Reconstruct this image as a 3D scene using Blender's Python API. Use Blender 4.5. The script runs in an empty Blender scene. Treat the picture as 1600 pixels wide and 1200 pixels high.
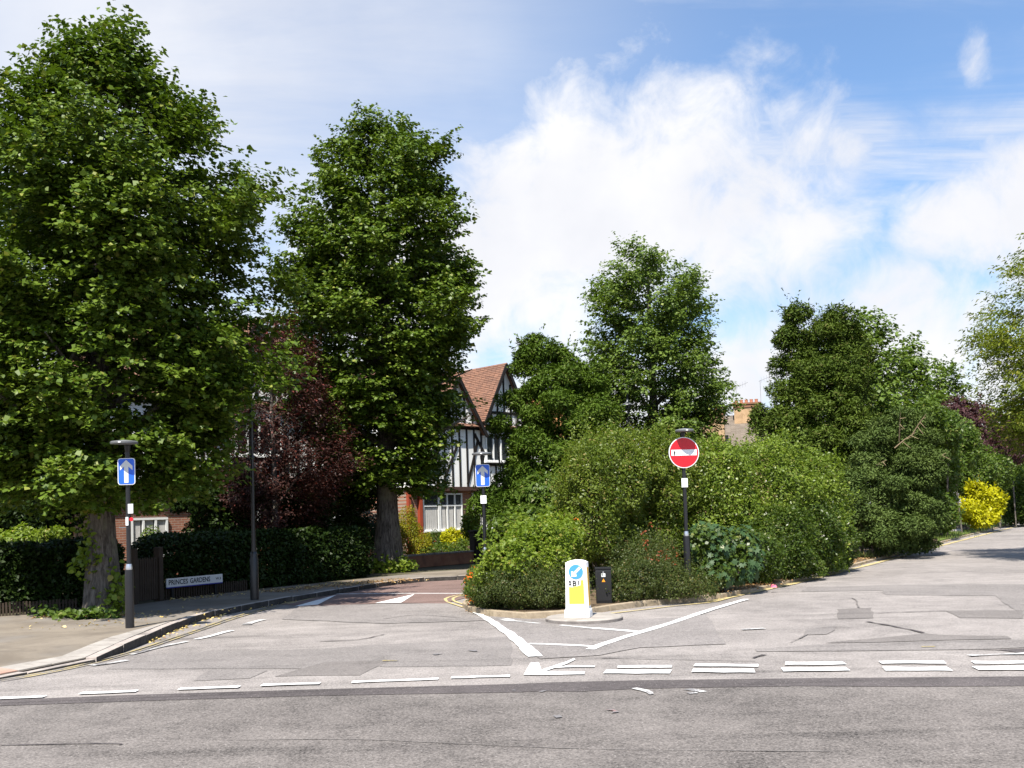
import bpy, bmesh, math, random
import numpy as np
from mathutils import Vector, Matrix

# ------------------------------------------------------------------ camera
random.seed(7); RNG = np.random.default_rng(11)
SC = bpy.context.scene
COL = SC.collection
R = math.radians
FPX = 1555.0                                  # focal length in pixels of a 1600 px wide frame
EYE = 1.70; PITCH = 2.6; ROLL = 1.8
SHIFT = (806 - 600 - FPX * math.tan(R(PITCH))) / 1600.0
cam_d = bpy.data.cameras.new('camera'); cam = bpy.data.objects.new('camera', cam_d); COL.objects.link(cam)
cam_d.sensor_width = 36; cam_d.lens = FPX / 1600 * 36; cam_d.shift_y = SHIFT
cam_d.clip_start = 0.1; cam_d.clip_end = 3000
CM = Matrix.Translation((0, 0, EYE)) @ Matrix.Rotation(R(90 + PITCH), 4, 'X') @ Matrix.Rotation(R(-ROLL), 4, 'Z')
cam.matrix_world = CM; SC.camera = cam

# ------------------------------------------------------------------ sun, sky, exposure
SUN_EL, SUN_AZ = 58.0, 17.0                   # sun behind the camera, a little to the left
sd = bpy.data.lights.new('sun', 'SUN'); sd.energy = 5.0; sd.angle = R(0.53); sd.color = (1, .945, .86)
sun = bpy.data.objects.new('sun', sd); COL.objects.link(sun)
SDIR = Vector((-math.sin(R(SUN_AZ)) * math.cos(R(SUN_EL)), -math.cos(R(SUN_AZ)) * math.cos(R(SUN_EL)), math.sin(R(SUN_EL))))
sun.rotation_euler = SDIR.to_track_quat('Z', 'Y').to_euler()
SC.view_settings.view_transform = 'Standard'; SC.view_settings.look = 'None'
SC.view_settings.gamma = 1; SC.view_settings.exposure = 0.97; SC.view_settings.use_curve_mapping = False
SC.cycles.use_denoising = True; SC.cycles.max_bounces = 7; SC.cycles.transparent_max_bounces = 6
SC.cycles.diffuse_bounces = 3; SC.cycles.transmission_bounces = 4; SC.cycles.sample_clamp_indirect = 6


def ray(px, py):
    v = Vector(((px - 800) / FPX, -(py - 600 - SHIFT * 1600) / FPX, -1))
    return (CM.to_3x3() @ v)


def G(px, py, z=0.0):
    """point of the level plane z seen at a place in the photograph"""
    r = ray(px, py); t = (z - EYE) / r.z
    return Vector((r.x * t, r.y * t, z))


def D(px, py, d):
    """point at distance d (along y)"""
    r = ray(px, py); t = d / r.y
    return Vector((r.x * t, d, EYE + r.z * t))


class NT:
    def __init__(s, tree): s.t = tree; s.n = tree.nodes; s.l = tree.links
    def new(s, typ, **kw):
        n = s.n.new(typ)
        for k, v in kw.items():
            if k.startswith('i_'):
                n.inputs[k[2:].replace('_', ' ')].default_value = v
            else: setattr(n, k, v)
        return n
    def set(s, sock, v):
        if hasattr(v, 'is_output'): s.l.new(v, sock)
        else: sock.default_value = v
    def math(s, op, a, b=None, c=None, clamp=False):
        n = s.n.new('ShaderNodeMath'); n.operation = op; n.use_clamp = clamp
        for i, v in enumerate((a, b, c)):
            if v is not None: s.set(n.inputs[i], v)
        return n.outputs[0]
    def vmath(s, op, a, b=None):
        n = s.n.new('ShaderNodeVectorMath'); n.operation = op
        s.set(n.inputs[0], a)
        if b is not None: s.set(n.inputs[1], b)
        return n
    def mix(s, f, a, b, blend='MIX'):
        n = s.n.new('ShaderNodeMix'); n.data_type = 'RGBA'; n.blend_type = blend
        s.set(n.inputs[0], f); s.set(n.inputs[6], a); s.set(n.inputs[7], b)
        return n.outputs[2]
    def noise(s, vec, scale, detail=3, rough=.55, dist=0):
        n = s.n.new('ShaderNodeTexNoise'); n.inputs['Scale'].default_value = scale
        n.inputs['Detail'].default_value = detail; n.inputs['Roughness'].default_value = rough
        n.inputs['Distortion'].default_value = dist
        if vec is not None: s.l.new(vec, n.inputs['Vector'])
        return n.outputs[0]
    def ramp(s, f, lo, hi, a=0.0, b=1.0, smooth=True):
        n = s.n.new('ShaderNodeMapRange'); n.interpolation_type = 'SMOOTHSTEP' if smooth else 'LINEAR'
        s.set(n.inputs[0], f)
        for i, v in enumerate((lo, hi, a, b)): n.inputs[i + 1].default_value = v
        return n.outputs[0]


def c4(c): return (c[0], c[1], c[2], 1)


W = bpy.data.worlds.new('World'); SC.world = W; W.use_nodes = True
wt = NT(W.node_tree); wt.n.clear()
sky = wt.new('ShaderNodeTexSky', sky_type='NISHITA', sun_disc=False)
sky.sun_elevation = R(SUN_EL); sky.sun_rotation = R(180 + SUN_AZ); sky.altitude = 0
sky.air_density = 1.0; sky.dust_density = 0.9; sky.ozone_density = 1.6
tc = wt.new('ShaderNodeTexCoord'); dirv = tc.outputs['Generated']
sep = wt.new('ShaderNodeSeparateXYZ'); wt.l.new(dirv, sep.inputs[0])
zc = wt.math('MAXIMUM', sep.outputs[2], 0.0)
plane = wt.new('ShaderNodeCombineXYZ')        # cloud-deck coordinates
den = wt.math('ADD', zc, 0.16)
wt.l.new(wt.math('DIVIDE', sep.outputs[0], den), plane.inputs[0]); wt.l.new(wt.math('DIVIDE', sep.outputs[1], den), plane.inputs[1])
CIRLOC = (12.3, 2.8, 0)
rot = wt.new('ShaderNodeMapping'); wt.l.new(plane.outputs[0], rot.inputs[0])
rot.inputs['Rotation'].default_value = (0, 0, R(-28)); rot.inputs['Scale'].default_value = (0.40, 1.5, 1)
rot.inputs['Location'].default_value = CIRLOC
cir = wt.noise(rot.outputs[0], 1.5, 8, .62, .5)
n1 = wt.noise(dirv, 4.2, 9, .60, .35); n2 = wt.noise(dirv, 15, 8, .62, .5)


def bump_dir(px, py, rad, squash=1.0, amp=1.0):
    """0..amp field round one direction of the sky where a cloud stands"""
    v = ray(px, py).normalized()
    d = wt.vmath('SUBTRACT', dirv, (v.x, v.y, v.z)).outputs[0]
    d = wt.vmath('MULTIPLY', d, (1, 1, squash)).outputs[0]
    return wt.ramp(wt.vmath('LENGTH', d).outputs[1], rad, 0, 0, amp)


def addall(l):
    a = l[0]
    for b in l[1:]: a = wt.math('MAXIMUM', a, b)
    return a


CLOUD = [(960, 360, .30, 1.35), (800, 440, .26, 1.3), (1060, 240, .16, 1.2, .9), (1120, 380, .24, 1.4, .85), (1640, 330, .17, 1.4, .95), (1480, 350, .09, 1.3, .7), (600, 430, .24, 1.3), (1240, 210, .10, 1, .6), (1325, 215, .06, 1, .6),
         (1522, 100, .030, .6, .7), (150, 330, .34, 1.2, .8), (1190, 140, .13, 1.6, .40), (760, 270, .09, 1, .6)]
bm_ = addall([bump_dir(*c) for c in CLOUD])
low = wt.ramp(sep.outputs[2], .32, .10)       # more cloud towards the horizon, all round
VEIL = [(260, 100, .56, 1.2), (600, 60, .26, 1.5, .8)]
veil = wt.math('MULTIPLY', addall([bump_dir(*c) for c in VEIL]), wt.ramp(cir, .25, .60, .62, 1))
grain = wt.math('ADD', wt.math('MULTIPLY', wt.math('SUBTRACT', n1, .5), 1.5), wt.math('MULTIPLY', wt.math('SUBTRACT', n2, .5), 1.15))
heap = wt.math('ADD', wt.math('MULTIPLY', wt.math('MAXIMUM', bm_, wt.math('MULTIPLY', low, .85)), .95), grain)
dense = wt.ramp(heap, .14, .88)
wisp = wt.math('MULTIPLY', wt.ramp(cir, .42, .72), wt.ramp(heap, -.40, .45, .10, .9))
cov = wt.math('MAXIMUM', dense, wisp)
cov = wt.math('MAXIMUM', cov, wt.math('MULTIPLY', veil, .84))
cov = wt.math('MAXIMUM', cov, wt.math('MULTIPLY', wt.ramp(sep.outputs[2], .24, .03), .85))
cov = wt.math('ADD', wt.math('MULTIPLY', cov, .90), .08)
shade = wt.ramp(wt.noise(dirv, 5.0, 5, .55), .35, .68)
ccol = wt.mix(shade, (5.7, 5.75, 6.05, 1), (6.6, 6.55, 6.6, 1))
skyc = wt.mix(1.0, sky.outputs[0], (0.86, 1.16, 1.38, 1), 'MULTIPLY')
final = wt.mix(cov, skyc, ccol)
bg = wt.new('ShaderNodeBackground'); bg.inputs['Strength'].default_value = 0.082
wt.l.new(final, bg.inputs['Color'])
wo = wt.new('ShaderNodeOutputWorld'); wt.l.new(bg.outputs[0], wo.inputs['Surface'])

# ------------------------------------------------------------------ materials
MATS = {}


def mat(name, fn):
    m = bpy.data.materials.new(name); m.use_nodes = True
    t = NT(m.node_tree); t.n.clear()
    out = t.new('ShaderNodeOutputMaterial'); fn(t, out); MATS[name] = m
    return m


def P(t, out, col, rough=.8, spec=.3, metal=0, bump=None, bdist=.01, bstr=.5):
    b = t.new('ShaderNodeBsdfPrincipled')
    t.set(b.inputs['Base Color'], col); t.set(b.inputs['Roughness'], rough)
    b.inputs['Specular IOR Level'].default_value = spec; b.inputs['Metallic'].default_value = metal
    if bump is not None:
        n = t.new('ShaderNodeBump'); n.inputs['Strength'].default_value = bstr; n.inputs['Distance'].default_value = bdist
        t.l.new(bump, n.inputs['Height']); t.l.new(n.outputs[0], b.inputs['Normal'])
    t.l.new(b.outputs[0], out.inputs[0]); return b


def OC(t): return t.new('ShaderNodeTexCoord').outputs['Object']
def WC(t): return t.new('ShaderNodeNewGeometry').outputs['Position']


def asphalt(name, col, contrast=.5, speck=1.0, stain=.35):
    def fn(t, out):
        p = WC(t)
        big = t.noise(p, .35, 4, .6); mid = t.noise(p, 2.2, 5, .6, .3); fi = t.noise(p, 48, 2, .7); f2 = t.noise(p, 17, 3, .7)
        v = t.math('ADD', t.math('MULTIPLY', t.ramp(big, .3, .7, -1, 1, False), .13 * stain / .35), t.math('MULTIPLY', t.ramp(mid, .3, .7, -1, 1, False), .10 * stain / .35))
        v = t.math('ADD', v, t.math('MULTIPLY', t.ramp(fi, .3, .7, -1, 1, False), .50 * speck))
        v = t.math('ADD', v, t.math('MULTIPLY', t.ramp(f2, .3, .7, -1, 1, False), .22 * speck))
        v = t.math('ADD', v, 1.0)
        s = t.new('ShaderNodeMapping'); t.l.new(p, s.inputs[0]); s.inputs['Scale'].default_value = (.12, 1.6, 1)
        streak = t.ramp(t.noise(s.outputs[0], 1.3, 5, .6), .52, .75)
        v = t.math('SUBTRACT', v, t.math('MULTIPLY', streak, .30))
        blot = t.ramp(t.noise(p, .8, 6, .65, .8), .58, .74)
        v = t.math('SUBTRACT', v, t.math('MULTIPLY', blot, .22))
        c = t.mix(1.0, c4(col), v, 'MULTIPLY')
        pale = t.ramp(t.noise(p, 60, 1, .5), .68, .76)
        c = t.mix(t.math('MULTIPLY', pale, .5), c, (.5, .46, .43, 1))
        P(t, out, c, .88, .25, bump=t.math('ADD', fi, t.math('MULTIPLY', f2, .6)), bdist=.006, bstr=.6)
    return mat(name, fn)


asphalt('asphalt_main', (.136, .121, .111), stain=.7, speck=1.0)
asphalt('asphalt_side', (.234, .211, .196), stain=.55, speck=.8)
asphalt('asphalt_patch', (.190, .172, .161), speck=.65)
asphalt('asphalt_patch_dark', (.155, .139, .129), speck=.6)
asphalt('asphalt_tar', (.082, .071, .069), speck=.55, stain=.6)
asphalt('asphalt_red', (.170, .114, .099), speck=.5)
asphalt('asphalt_mouth', (.202, .183, .172), speck=.7)


def footway(t, out):
    p = WC(t); n = t.noise(p, .9, 5, .6, .4); f = t.noise(p, 60, 2, .7); w = t.noise(p, .35, 3, .5)
    c = t.mix(t.ramp(n, .35, .65), (.145, .120, .092, 1), (.225, .190, .148, 1))
    c = t.mix(t.ramp(w, .5, .62), c, (.20, .18, .158, 1))
    c = t.mix(t.math('MULTIPLY', t.ramp(t.noise(p, 2.6, 6, .7, .6), .50, .70), .75), c, (.13, .11, .09, 1))
    c = t.mix(t.math('MULTIPLY', t.ramp(f, .3, .7), .35), c, (.14, .12, .10, 1))
    P(t, out, c, .92, .2, bump=f, bdist=.004)


mat('footway', footway)


def stone(name, a, b, dark=(.10, .09, .085), sc=7):
    def fn(t, out):
        p = WC(t); n = t.noise(p, sc, 5, .65); f = t.noise(p, 90, 2, .7); d = t.noise(p, 2.2, 4, .6, .5)
        c = t.mix(t.ramp(n, .3, .7), c4(a), c4(b)); c = t.mix(t.math('MULTIPLY', t.ramp(d, .5, .7), .6), c, c4(dark))
        P(t, out, c, .9, .2, bump=t.math('ADD', f, n), bdist=.006)
    return mat(name, fn)


stone('kerb_granite', (.30, .26, .235), (.40, .35, .31))
stone('kerb_dark', (.17, .15, .14), (.26, .235, .215))
stone('kerb_shade_grime', (.035, .032, .03), (.075, .068, .062), (.02, .02, .02))  # near black: shade of the road-side faces painted in, with tyre grime
stone('kerb_mossy', (.27, .215, .15), (.38, .31, .22), (.12, .10, .06))
stone('concrete', (.27, .245, .22), (.35, .32, .285), (.18, .16, .14), 4)
stone('tactile_red', (.36, .215, .165), (.44, .285, .225), (.27, .16, .13), 3)
stone('soil', (.075, .055, .035), (.15, .105, .065), (.04, .03, .02), 2.5)
stone('garden_soil', (.06, .055, .035), (.10, .09, .05), (.03, .03, .02), 1.5)
stone('lawn', (.085, .13, .022), (.13, .175, .035), (.07, .09, .025), 3)
stone('brick_plain', (.26, .12, .075), (.36, .18, .11), (.15, .08, .06), 3)
stone('tan_brick', (.38, .25, .135), (.46, .31, .18), (.28, .18, .10), 3)
stone('rock', (.24, .22, .20), (.42, .38, .33), (.14, .13, .12), 6)


def bark(t, out):
    p = OC(t); m = t.new('ShaderNodeMapping'); t.l.new(p, m.inputs[0]); m.inputs['Scale'].default_value = (9, 9, 1.6)
    n = t.noise(m.outputs[0], 2.4, 6, .65, .6); l = t.noise(p, 2.1, 4, .6)
    c = t.mix(t.ramp(n, .32, .68), (.045, .038, .032, 1), (.165, .145, .125, 1)); c = t.mix(t.ramp(l, .50, .68), c, (.16, .155, .11, 1))
    P(t, out, c, .95, .15, bump=n, bdist=.05, bstr=.9)


mat('bark', bark)
mat('dead_wood', lambda t, o: P(t, o, t.mix(t.noise(OC(t), 9), (.22, .16, .10, 1), (.36, .27, .17, 1)), .9, .2))


def paint(name, col, wear=.5, under=(.17, .16, .16), scale=3.0):
    def fn(t, out):
        p = WC(t); n = t.noise(p, scale, 6, .7, .3); f = t.noise(p, 60, 3, .7)
        w = t.ramp(t.math('ADD', t.math('MULTIPLY', n, .65), t.math('MULTIPLY', f, .35)), .62 - .16 * wear, .72 - .16 * wear)
        d = t.mix(t.ramp(t.noise(p, 9, 4), .4, .75), c4(col), c4([x * .78 for x in col]))
        P(t, out, t.mix(w, d, c4(under)), .75, .3, bump=f, bdist=.003)
    return mat(name, fn)


paint('white_paint', (.74, .73, .71), .42)
paint('white_worn', (.55, .54, .52), 1.0)
paint('yellow_paint', (.50, .405, .19), .72, (.23, .205, .175))
paint('yellow_faint', (.40, .32, .14), 1.1, (.185, .172, .16))
paint('red_spray', (.30, .15, .13), 1.6)


def flat(name, col, rough=.6, spec=.3, metal=0, var=.12):
    def fn(t, out):
        n = t.noise(OC(t), 6, 4, .6)
        c = t.mix(n, c4([x * (1 - var) for x in col]), c4([min(1, x * (1 + var)) for x in col]))
        P(t, out, c, rough, spec, metal)
    return mat(name, fn)


flat('black_gloss', (.012, .012, .014), .32, .5)
flat('black_box', (.014, .014, .015), .55, .3)
flat('silver', (.62, .62, .64), .3, .5, .9)
flat('grey_metal', (.16, .165, .17), .5, .4, .3)
flat('sign_blue', (.018, .115, .62), .35, .5)
flat('bollard_blue', (.06, .27, .80), .4, .4)
flat('sign_white', (.80, .80, .80), .4, .4, 0, .04)
flat('sign_grey', (.62, .615, .60), .4, .4, 0, .05)
flat('sign_red', (.60, .012, .022), .35, .5)
stone('bollard_white', (.82, .82, .80), (.86, .86, .85), (.60, .58, .53), 5)
flat('bollard_yellow', (.83, .80, .07), .45, .4, 0, .05)
flat('side_yellow', (.72, .42, .05), .5, .3)
flat('letter_black', (.02, .02, .022), .6, .2)
flat('edge_blue', (.03, .035, .25), .5, .3)
flat('orange', (.80, .30, .02), .5, .3)
flat('timber_black', (.018, .015, .014), .7, .2, 0, .3)
flat('beam_brown', (.07, .04, .032), .7, .2, 0, .3)
flat('white_frame', (.74, .74, .72), .5, .3, 0, .05)
flat('red_trim', (.30, .055, .025), .6, .3)
flat('gate_wood', (.05, .036, .026), .8, .2, 0, .4)
flat('curtain', (.46, .45, .43), .9, .1, 0, .2)
flat('aerial', (.35, .35, .37), .5, .4, .5)
flat('pot', (.42, .17, .10), .8, .2)
flat('chimney_cap', (.24, .12, .07), .85, .2)
flat('litter_pink', (.65, .12, .20), .6, .3)
flat('litter_white', (.75, .73, .60), .6, .3)


def render_wall(t, out):
    n = t.noise(OC(t), 1.2, 5, .6)
    P(t, out, t.mix(t.ramp(n, .35, .7), (.86, .86, .84, 1), (.77, .765, .74, 1)), .9, .2)


mat('white_render', render_wall)


def brickm(t, out):
    b = t.new('ShaderNodeTexBrick'); m = t.new('ShaderNodeMapping'); t.l.new(OC(t), m.inputs[0]); m.inputs['Rotation'].default_value = (R(90), 0, 0)
    t.l.new(m.outputs[0], b.inputs['Vector'])
    b.inputs['Scale'].default_value = 1; b.inputs['Brick Width'].default_value = .225; b.inputs['Row Height'].default_value = .075
    b.inputs['Mortar Size'].default_value = .009
    b.inputs['Color1'].default_value = (.33, .13, .075, 1); b.inputs['Color2'].default_value = (.23, .085, .055, 1); b.inputs['Mortar'].default_value = (.33, .28, .23, 1)
    P(t, out, t.mix(.25, b.outputs[0], t.mix(t.noise(OC(t), 3), (.15, .07, .05, 1), (.42, .22, .15, 1))), .92, .15, bump=t.math('SUBTRACT', 1.0, b.outputs[1]), bdist=.012)


mat('brick', brickm)


def tilem(name, a, b):
    def fn(t, out):
        n = t.noise(OC(t), 5, 4, .7); ge = t.new('ShaderNodeNewGeometry')
        c = t.mix(ge.outputs['Random Per Island'], c4(a), c4(b)); c = t.mix(t.math('MULTIPLY', t.ramp(n, .5, .75), .5), c, (.12, .085, .06, 1))
        P(t, out, c, .9, .2)
    return mat(name, fn)


tilem('tile_red', (.24, .125, .082), (.165, .090, .064))
tilem('tile_tan', (.48, .26, .10), (.40, .20, .08))
tilem('tile_grey', (.15, .125, .10), (.20, .165, .13))


def glassm(t, out):
    b = P(t, out, (.035, .04, .045, 1), .06, .6)


mat('glass', glassm)


def leaf(name, a, b, c=None, trans=.35, rough=.45, spec=.35, tcol=None, lowf=.5):
    """leaf colours: a..b spread over single leaves, c for a few odd ones"""
    def fn(t, out):
        ge = t.new('ShaderNodeNewGeometry'); r = ge.outputs['Random Per Island']
        n = t.noise(OC(t), 1.1, 3, .6)
        f = t.math('ADD', t.math('MULTIPLY', r, 1 - lowf), t.math('MULTIPLY', t.ramp(n, .3, .7), lowf))
        col = t.mix(f, c4(a), c4(b))
        if c is not None:
            col = t.mix(t.math('GREATER_THAN', t.math('FRACT', t.math('MULTIPLY', r, 17.3)), .955), col, c4(c))
        pb = t.new('ShaderNodeBsdfPrincipled'); t.l.new(col, pb.inputs['Base Color'])
        pb.inputs['Roughness'].default_value = rough; pb.inputs['Specular IOR Level'].default_value = spec
        tr = t.new('ShaderNodeBsdfTranslucent')
        t.l.new(t.mix(1.0, col, c4(tcol or (1.15, 1.25, .55)), 'MULTIPLY'), tr.inputs[0])
        mx = t.new('ShaderNodeMixShader'); mx.inputs[0].default_value = trans
        t.l.new(pb.outputs[0], mx.inputs[1]); t.l.new(tr.outputs[0], mx.inputs[2]); t.l.new(mx.outputs[0], out.inputs[0])
    return mat(name, fn)


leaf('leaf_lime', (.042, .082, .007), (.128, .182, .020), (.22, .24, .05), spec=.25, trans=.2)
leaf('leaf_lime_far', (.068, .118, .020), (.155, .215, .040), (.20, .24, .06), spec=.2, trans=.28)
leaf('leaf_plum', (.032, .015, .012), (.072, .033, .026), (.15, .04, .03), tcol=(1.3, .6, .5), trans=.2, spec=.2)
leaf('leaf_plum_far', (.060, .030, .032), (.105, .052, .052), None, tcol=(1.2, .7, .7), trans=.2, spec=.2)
leaf('leaf_yew', (.034, .068, .006), (.092, .145, .014), (.11, .14, .03), trans=.15, rough=.6, spec=.15)
leaf('leaf_cypress', (.040, .070, .008), (.095, .135, .018), (.11, .11, .03), trans=.15, rough=.65, spec=.15)
leaf('leaf_spruce', (.044, .076, .016), (.105, .145, .036), None, trans=.12, rough=.65, spec=.15)
leaf('leaf_privet', (.074, .124, .012), (.215, .280, .040), (.26, .26, .07), rough=.38, spec=.3)
leaf('leaf_privet_olive', (.064, .104, .010), (.178, .222, .034), (.26, .21, .07), rough=.4, spec=.3)
leaf('leaf_laurel', (.036, .068, .008), (.090, .132, .018), (.17, .19, .05), rough=.38, spec=.35)
leaf('leaf_bramble', (.085, .140, .012), (.235, .300, .036), (.30, .27, .06), trans=.4, spec=.25)
leaf('leaf_cotoneaster', (.042, .064, .016), (.100, .122, .032), (.18, .14, .05), rough=.45, spec=.25)
leaf('leaf_box', (.012, .026, .004), (.026, .045, .008), None, trans=.1, spec=.12)
leaf('leaf_gold', (.30, .31, .010), (.60, .57, .018), (.50, .42, .02), tcol=(1.1, 1.1, .3), spec=.2)
leaf('leaf_goldcone', (.13, .15, .010), (.32, .28, .015), (.4, .33, .02), spec=.2)
leaf('leaf_ivy', (.028, .062, .020), (.052, .098, .032), None, trans=.2, rough=.5, spec=.25)
leaf('leaf_red', (.16, .035, .012), (.26, .07, .02), None, trans=.2)
leaf('leaf_shrub', (.048, .092, .012), (.115, .165, .026), (.19, .21, .06), spec=.25)
leaf('leaf_ash', (.075, .112, .010), (.180, .205, .022), (.28, .25, .05), spec=.22)
leaf('leaf_fallen', (.52, .36, .09), (.68, .55, .25), (.30, .15, .05), trans=.1)
leaf('leaf_litter', (.22, .12, .05), (.42, .27, .12), (.6, .45, .2), trans=.05)
leaf('petal_orange', (.75, .16, .02), (.85, .27, .04), None, tcol=(1.1, .8, .5))
leaf('petal_pink', (.65, .14, .18), (.75, .24, .26), None, tcol=(1.1, .8, .7))
leaf('petal_white', (.75, .72, .60), (.80, .78, .72), None, tcol=(1, 1, .9))
leaf('grass', (.10, .15, .025), (.17, .215, .045), (.24, .23, .08))

# ------------------------------------------------------------------ mesh helpers


class MB:
    def __init__(s): s.v = []; s.f = []
    def add(s, vs, fs):
        o = len(s.v); s.v += [tuple(v) for v in vs]; s.f += [tuple(i + o for i in f) for f in fs]; return s
    def box(s, x0, x1, y0, y1, z0, z1):
        v = [(x, y, z) for z in (z0, z1) for y in (y0, y1) for x in (x0, x1)]
        return s.add(v, [(0, 2, 3, 1), (4, 5, 7, 6), (0, 1, 5, 4), (2, 6, 7, 3), (0, 4, 6, 2), (1, 3, 7, 5)])
    def bar(s, a, b, w, t, up=(0, -1, 0)):
        """flat bar from a to b: width w across, thickness t along up"""
        a = Vector(a); b = Vector(b); d = (b - a).normalized(); u = Vector(up); sx = d.cross(u).normalized(); u = sx.cross(d)
        v = [p + sx * (w / 2 * i) + u * (t / 2 * j) for p in (a, b) for i, j in ((-1, -1), (1, -1), (1, 1), (-1, 1))]
        return s.add(v, [(3, 2, 1, 0), (4, 5, 6, 7), (0, 1, 5, 4), (1, 2, 6, 5), (2, 3, 7, 6), (3, 0, 4, 7)])
    def tube(s, pts, rad, n=10, cap=True):
        pts = [Vector(p) for p in pts]; rings = []; prev = None
        if not hasattr(rad, '__len__'): rad = [rad] * len(pts)
        for i, p in enumerate(pts):
            d = (pts[min(i + 1, len(pts) - 1)] - pts[max(i - 1, 0)])
            d = d.normalized() if d.length > 1e-9 else Vector((0, 0, 1))
            ref = prev if prev is not None else (Vector((1, 0, 0)) if abs(d.x) < .8 else Vector((0, 1, 0)))
            a = (ref - d * ref.dot(d)).normalized(); b = d.cross(a); prev = a
            rings.append([p + (a * math.cos(2 * math.pi * k / n) + b * math.sin(2 * math.pi * k / n)) * rad[i] for k in range(n)])
        vs = [v for r_ in rings for v in r_]; fs = []
        for i in range(len(pts) - 1):
            for k in range(n):
                fs.append((i * n + k, i * n + (k + 1) % n, (i + 1) * n + (k + 1) % n, (i + 1) * n + k))
        if cap: fs.append(tuple(range(n - 1, -1, -1))); fs.append(tuple((len(pts) - 1) * n + k for k in range(n)))
        return s.add(vs, fs)
    def lathe(s, prof, n=24, c=(0, 0, 0)):
        return s.tube([(c[0], c[1], c[2] + z) for r_, z in prof], [max(r_, 1e-4) for r_, z in prof], n)
    def prism(s, poly, y0, y1):
        """(x,z) outline pushed from y0 to y1"""
        n = len(poly)
        vs = [(x, y0, z) for x, z in poly] + [(x, y1, z) for x, z in poly]
        return s.add(vs, [tuple(range(n)), tuple(range(2 * n - 1, n - 1, -1))] + [(i, i + n, (i + 1) % n + n, (i + 1) % n) for i in range(n)])
    def slab(s, poly, z0, z1):
        n = len(poly)
        vs = [(p[0], p[1], z0) for p in poly] + [(p[0], p[1], z1) for p in poly]
        return s.add(vs, [tuple(range(n - 1, -1, -1)), tuple(range(n, 2 * n))] + [(i, (i + 1) % n, (i + 1) % n + n, i + n) for i in range(n)])
    def mesh(s, name, material, smooth=False, bevel=0):
        me = bpy.data.meshes.new(name); me.from_pydata(s.v, [], s.f)
        bm = bmesh.new(); bm.from_mesh(me)
        if bevel: bmesh.ops.bevel(bm, geom=[e for e in bm.edges], offset=bevel, segments=2, affect='EDGES', profile=.6)
        bmesh.ops.recalc_face_normals(bm, faces=bm.faces)
        ng = [f for f in bm.faces if len(f.verts) > 4]
        if ng: bmesh.ops.triangulate(bm, faces=ng)
        bm.to_mesh(me); bm.free()
        me.materials.append(MATS[material])
        if smooth:
            for p in me.polygons: p.use_smooth = True
            me.set_sharp_from_angle(angle=R(38))
        return me
    def build(s, name, material, parent=None, smooth=False, bevel=0, label=None):
        return link(name, s.mesh(name, material, smooth, bevel), parent, label)


def link(name, data, parent=None, label=None):
    o = bpy.data.objects.new(name, data); COL.objects.link(o)
    if parent is not None: o.parent = parent
    if label: o['label'] = label
    return o


def tag(o, label, cat, group=None, kind=None):
    o['label'] = label; o['category'] = cat
    if group: o['group'] = group
    if kind: o['kind'] = kind
    return o


def thing(name, label, cat, loc=(0, 0, 0), rz=0, group=None):
    o = link(name, None); o.location = loc; o.rotation_euler = (0, 0, rz); o.empty_display_size = .2
    return tag(o, label, cat, group)


def struct(o, label=None):
    o['kind'] = 'structure'
    if label: o['label'] = label
    return o


def sheet(name, pts, z, material, parent=None):
    me = bpy.data.meshes.new(name); me.from_pydata([(p[0], p[1], z) for p in pts], [], [tuple(range(len(pts)))])
    bm = bmesh.new(); bm.from_mesh(me); bmesh.ops.triangulate(bm, faces=bm.faces)
    bmesh.ops.recalc_face_normals(bm, faces=bm.faces)
    for f in bm.faces:
        if f.normal.z < 0: f.normal_flip()
    bm.to_mesh(me); bm.free(); me.materials.append(MATS[material])
    return link(name, me, parent)


def smooth_path(pts, step):
    """Catmull-Rom through pts resampled at about step"""
    pts = [Vector((p[0], p[1], 0)) for p in pts]; out = []
    q = [pts[0] * 2 - pts[1]] + pts + [pts[-1] * 2 - pts[-2]]
    for i in range(1, len(q) - 2):
        a, b, c, d = q[i - 1:i + 3]; n = max(2, int((c - b).length / .12))
        for k in range(n):
            t = k / n
            out.append(.5 * ((2 * b) + (c - a) * t + (2 * a - 5 * b + 4 * c - d) * t * t + (3 * b - a - 3 * c + d) * t ** 3))
    out.append(pts[-1])
    res = [out[0]]; acc = 0
    for i in range(1, len(out)):
        acc += (out[i] - out[i - 1]).length
        if acc >= step: res.append(out[i]); acc = 0
    if (res[-1] - out[-1]).length > 1e-4: res.append(out[-1])
    return res


RIB = [0]


def ribbon(name, pts, w, z, material, parent, step=.3, jit=.06, taper=None):
    """painted line of width w along pts with slightly ragged edges"""
    RIB[0] += 1; z += (RIB[0] % 9) * .00035          # crossing lines never share a plane
    p = smooth_path(pts, step); L = []; Rr = []; n = len(p)
    for i, q in enumerate(p):
        d = (p[min(i + 1, n - 1)] - p[max(i - 1, 0)]).normalized(); s = Vector((-d.y, d.x, 0))
        ww = w if taper is None else taper[0] + (taper[1] - taper[0]) * i / max(1, n - 1)
        L.append(q + s * ww * (.5 + random.uniform(-jit, jit))); Rr.append(q - s * ww * (.5 + random.uniform(-jit, jit)))
    vs = [(v.x, v.y, z) for v in L + Rr]
    me = bpy.data.meshes.new(name); me.from_pydata(vs, [], [(i, i + n, i + n + 1, i + 1) for i in range(n - 1)])
    bm = bmesh.new(); bm.from_mesh(me)
    for f in bm.faces:
        if f.normal.z < 0: f.normal_flip()
    bm.to_mesh(me); bm.free(); me.materials.append(MATS[material])
    return link(name, me, parent)


def GP(l, z=0.0): return [G(x, y, z) for x, y in l]


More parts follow.
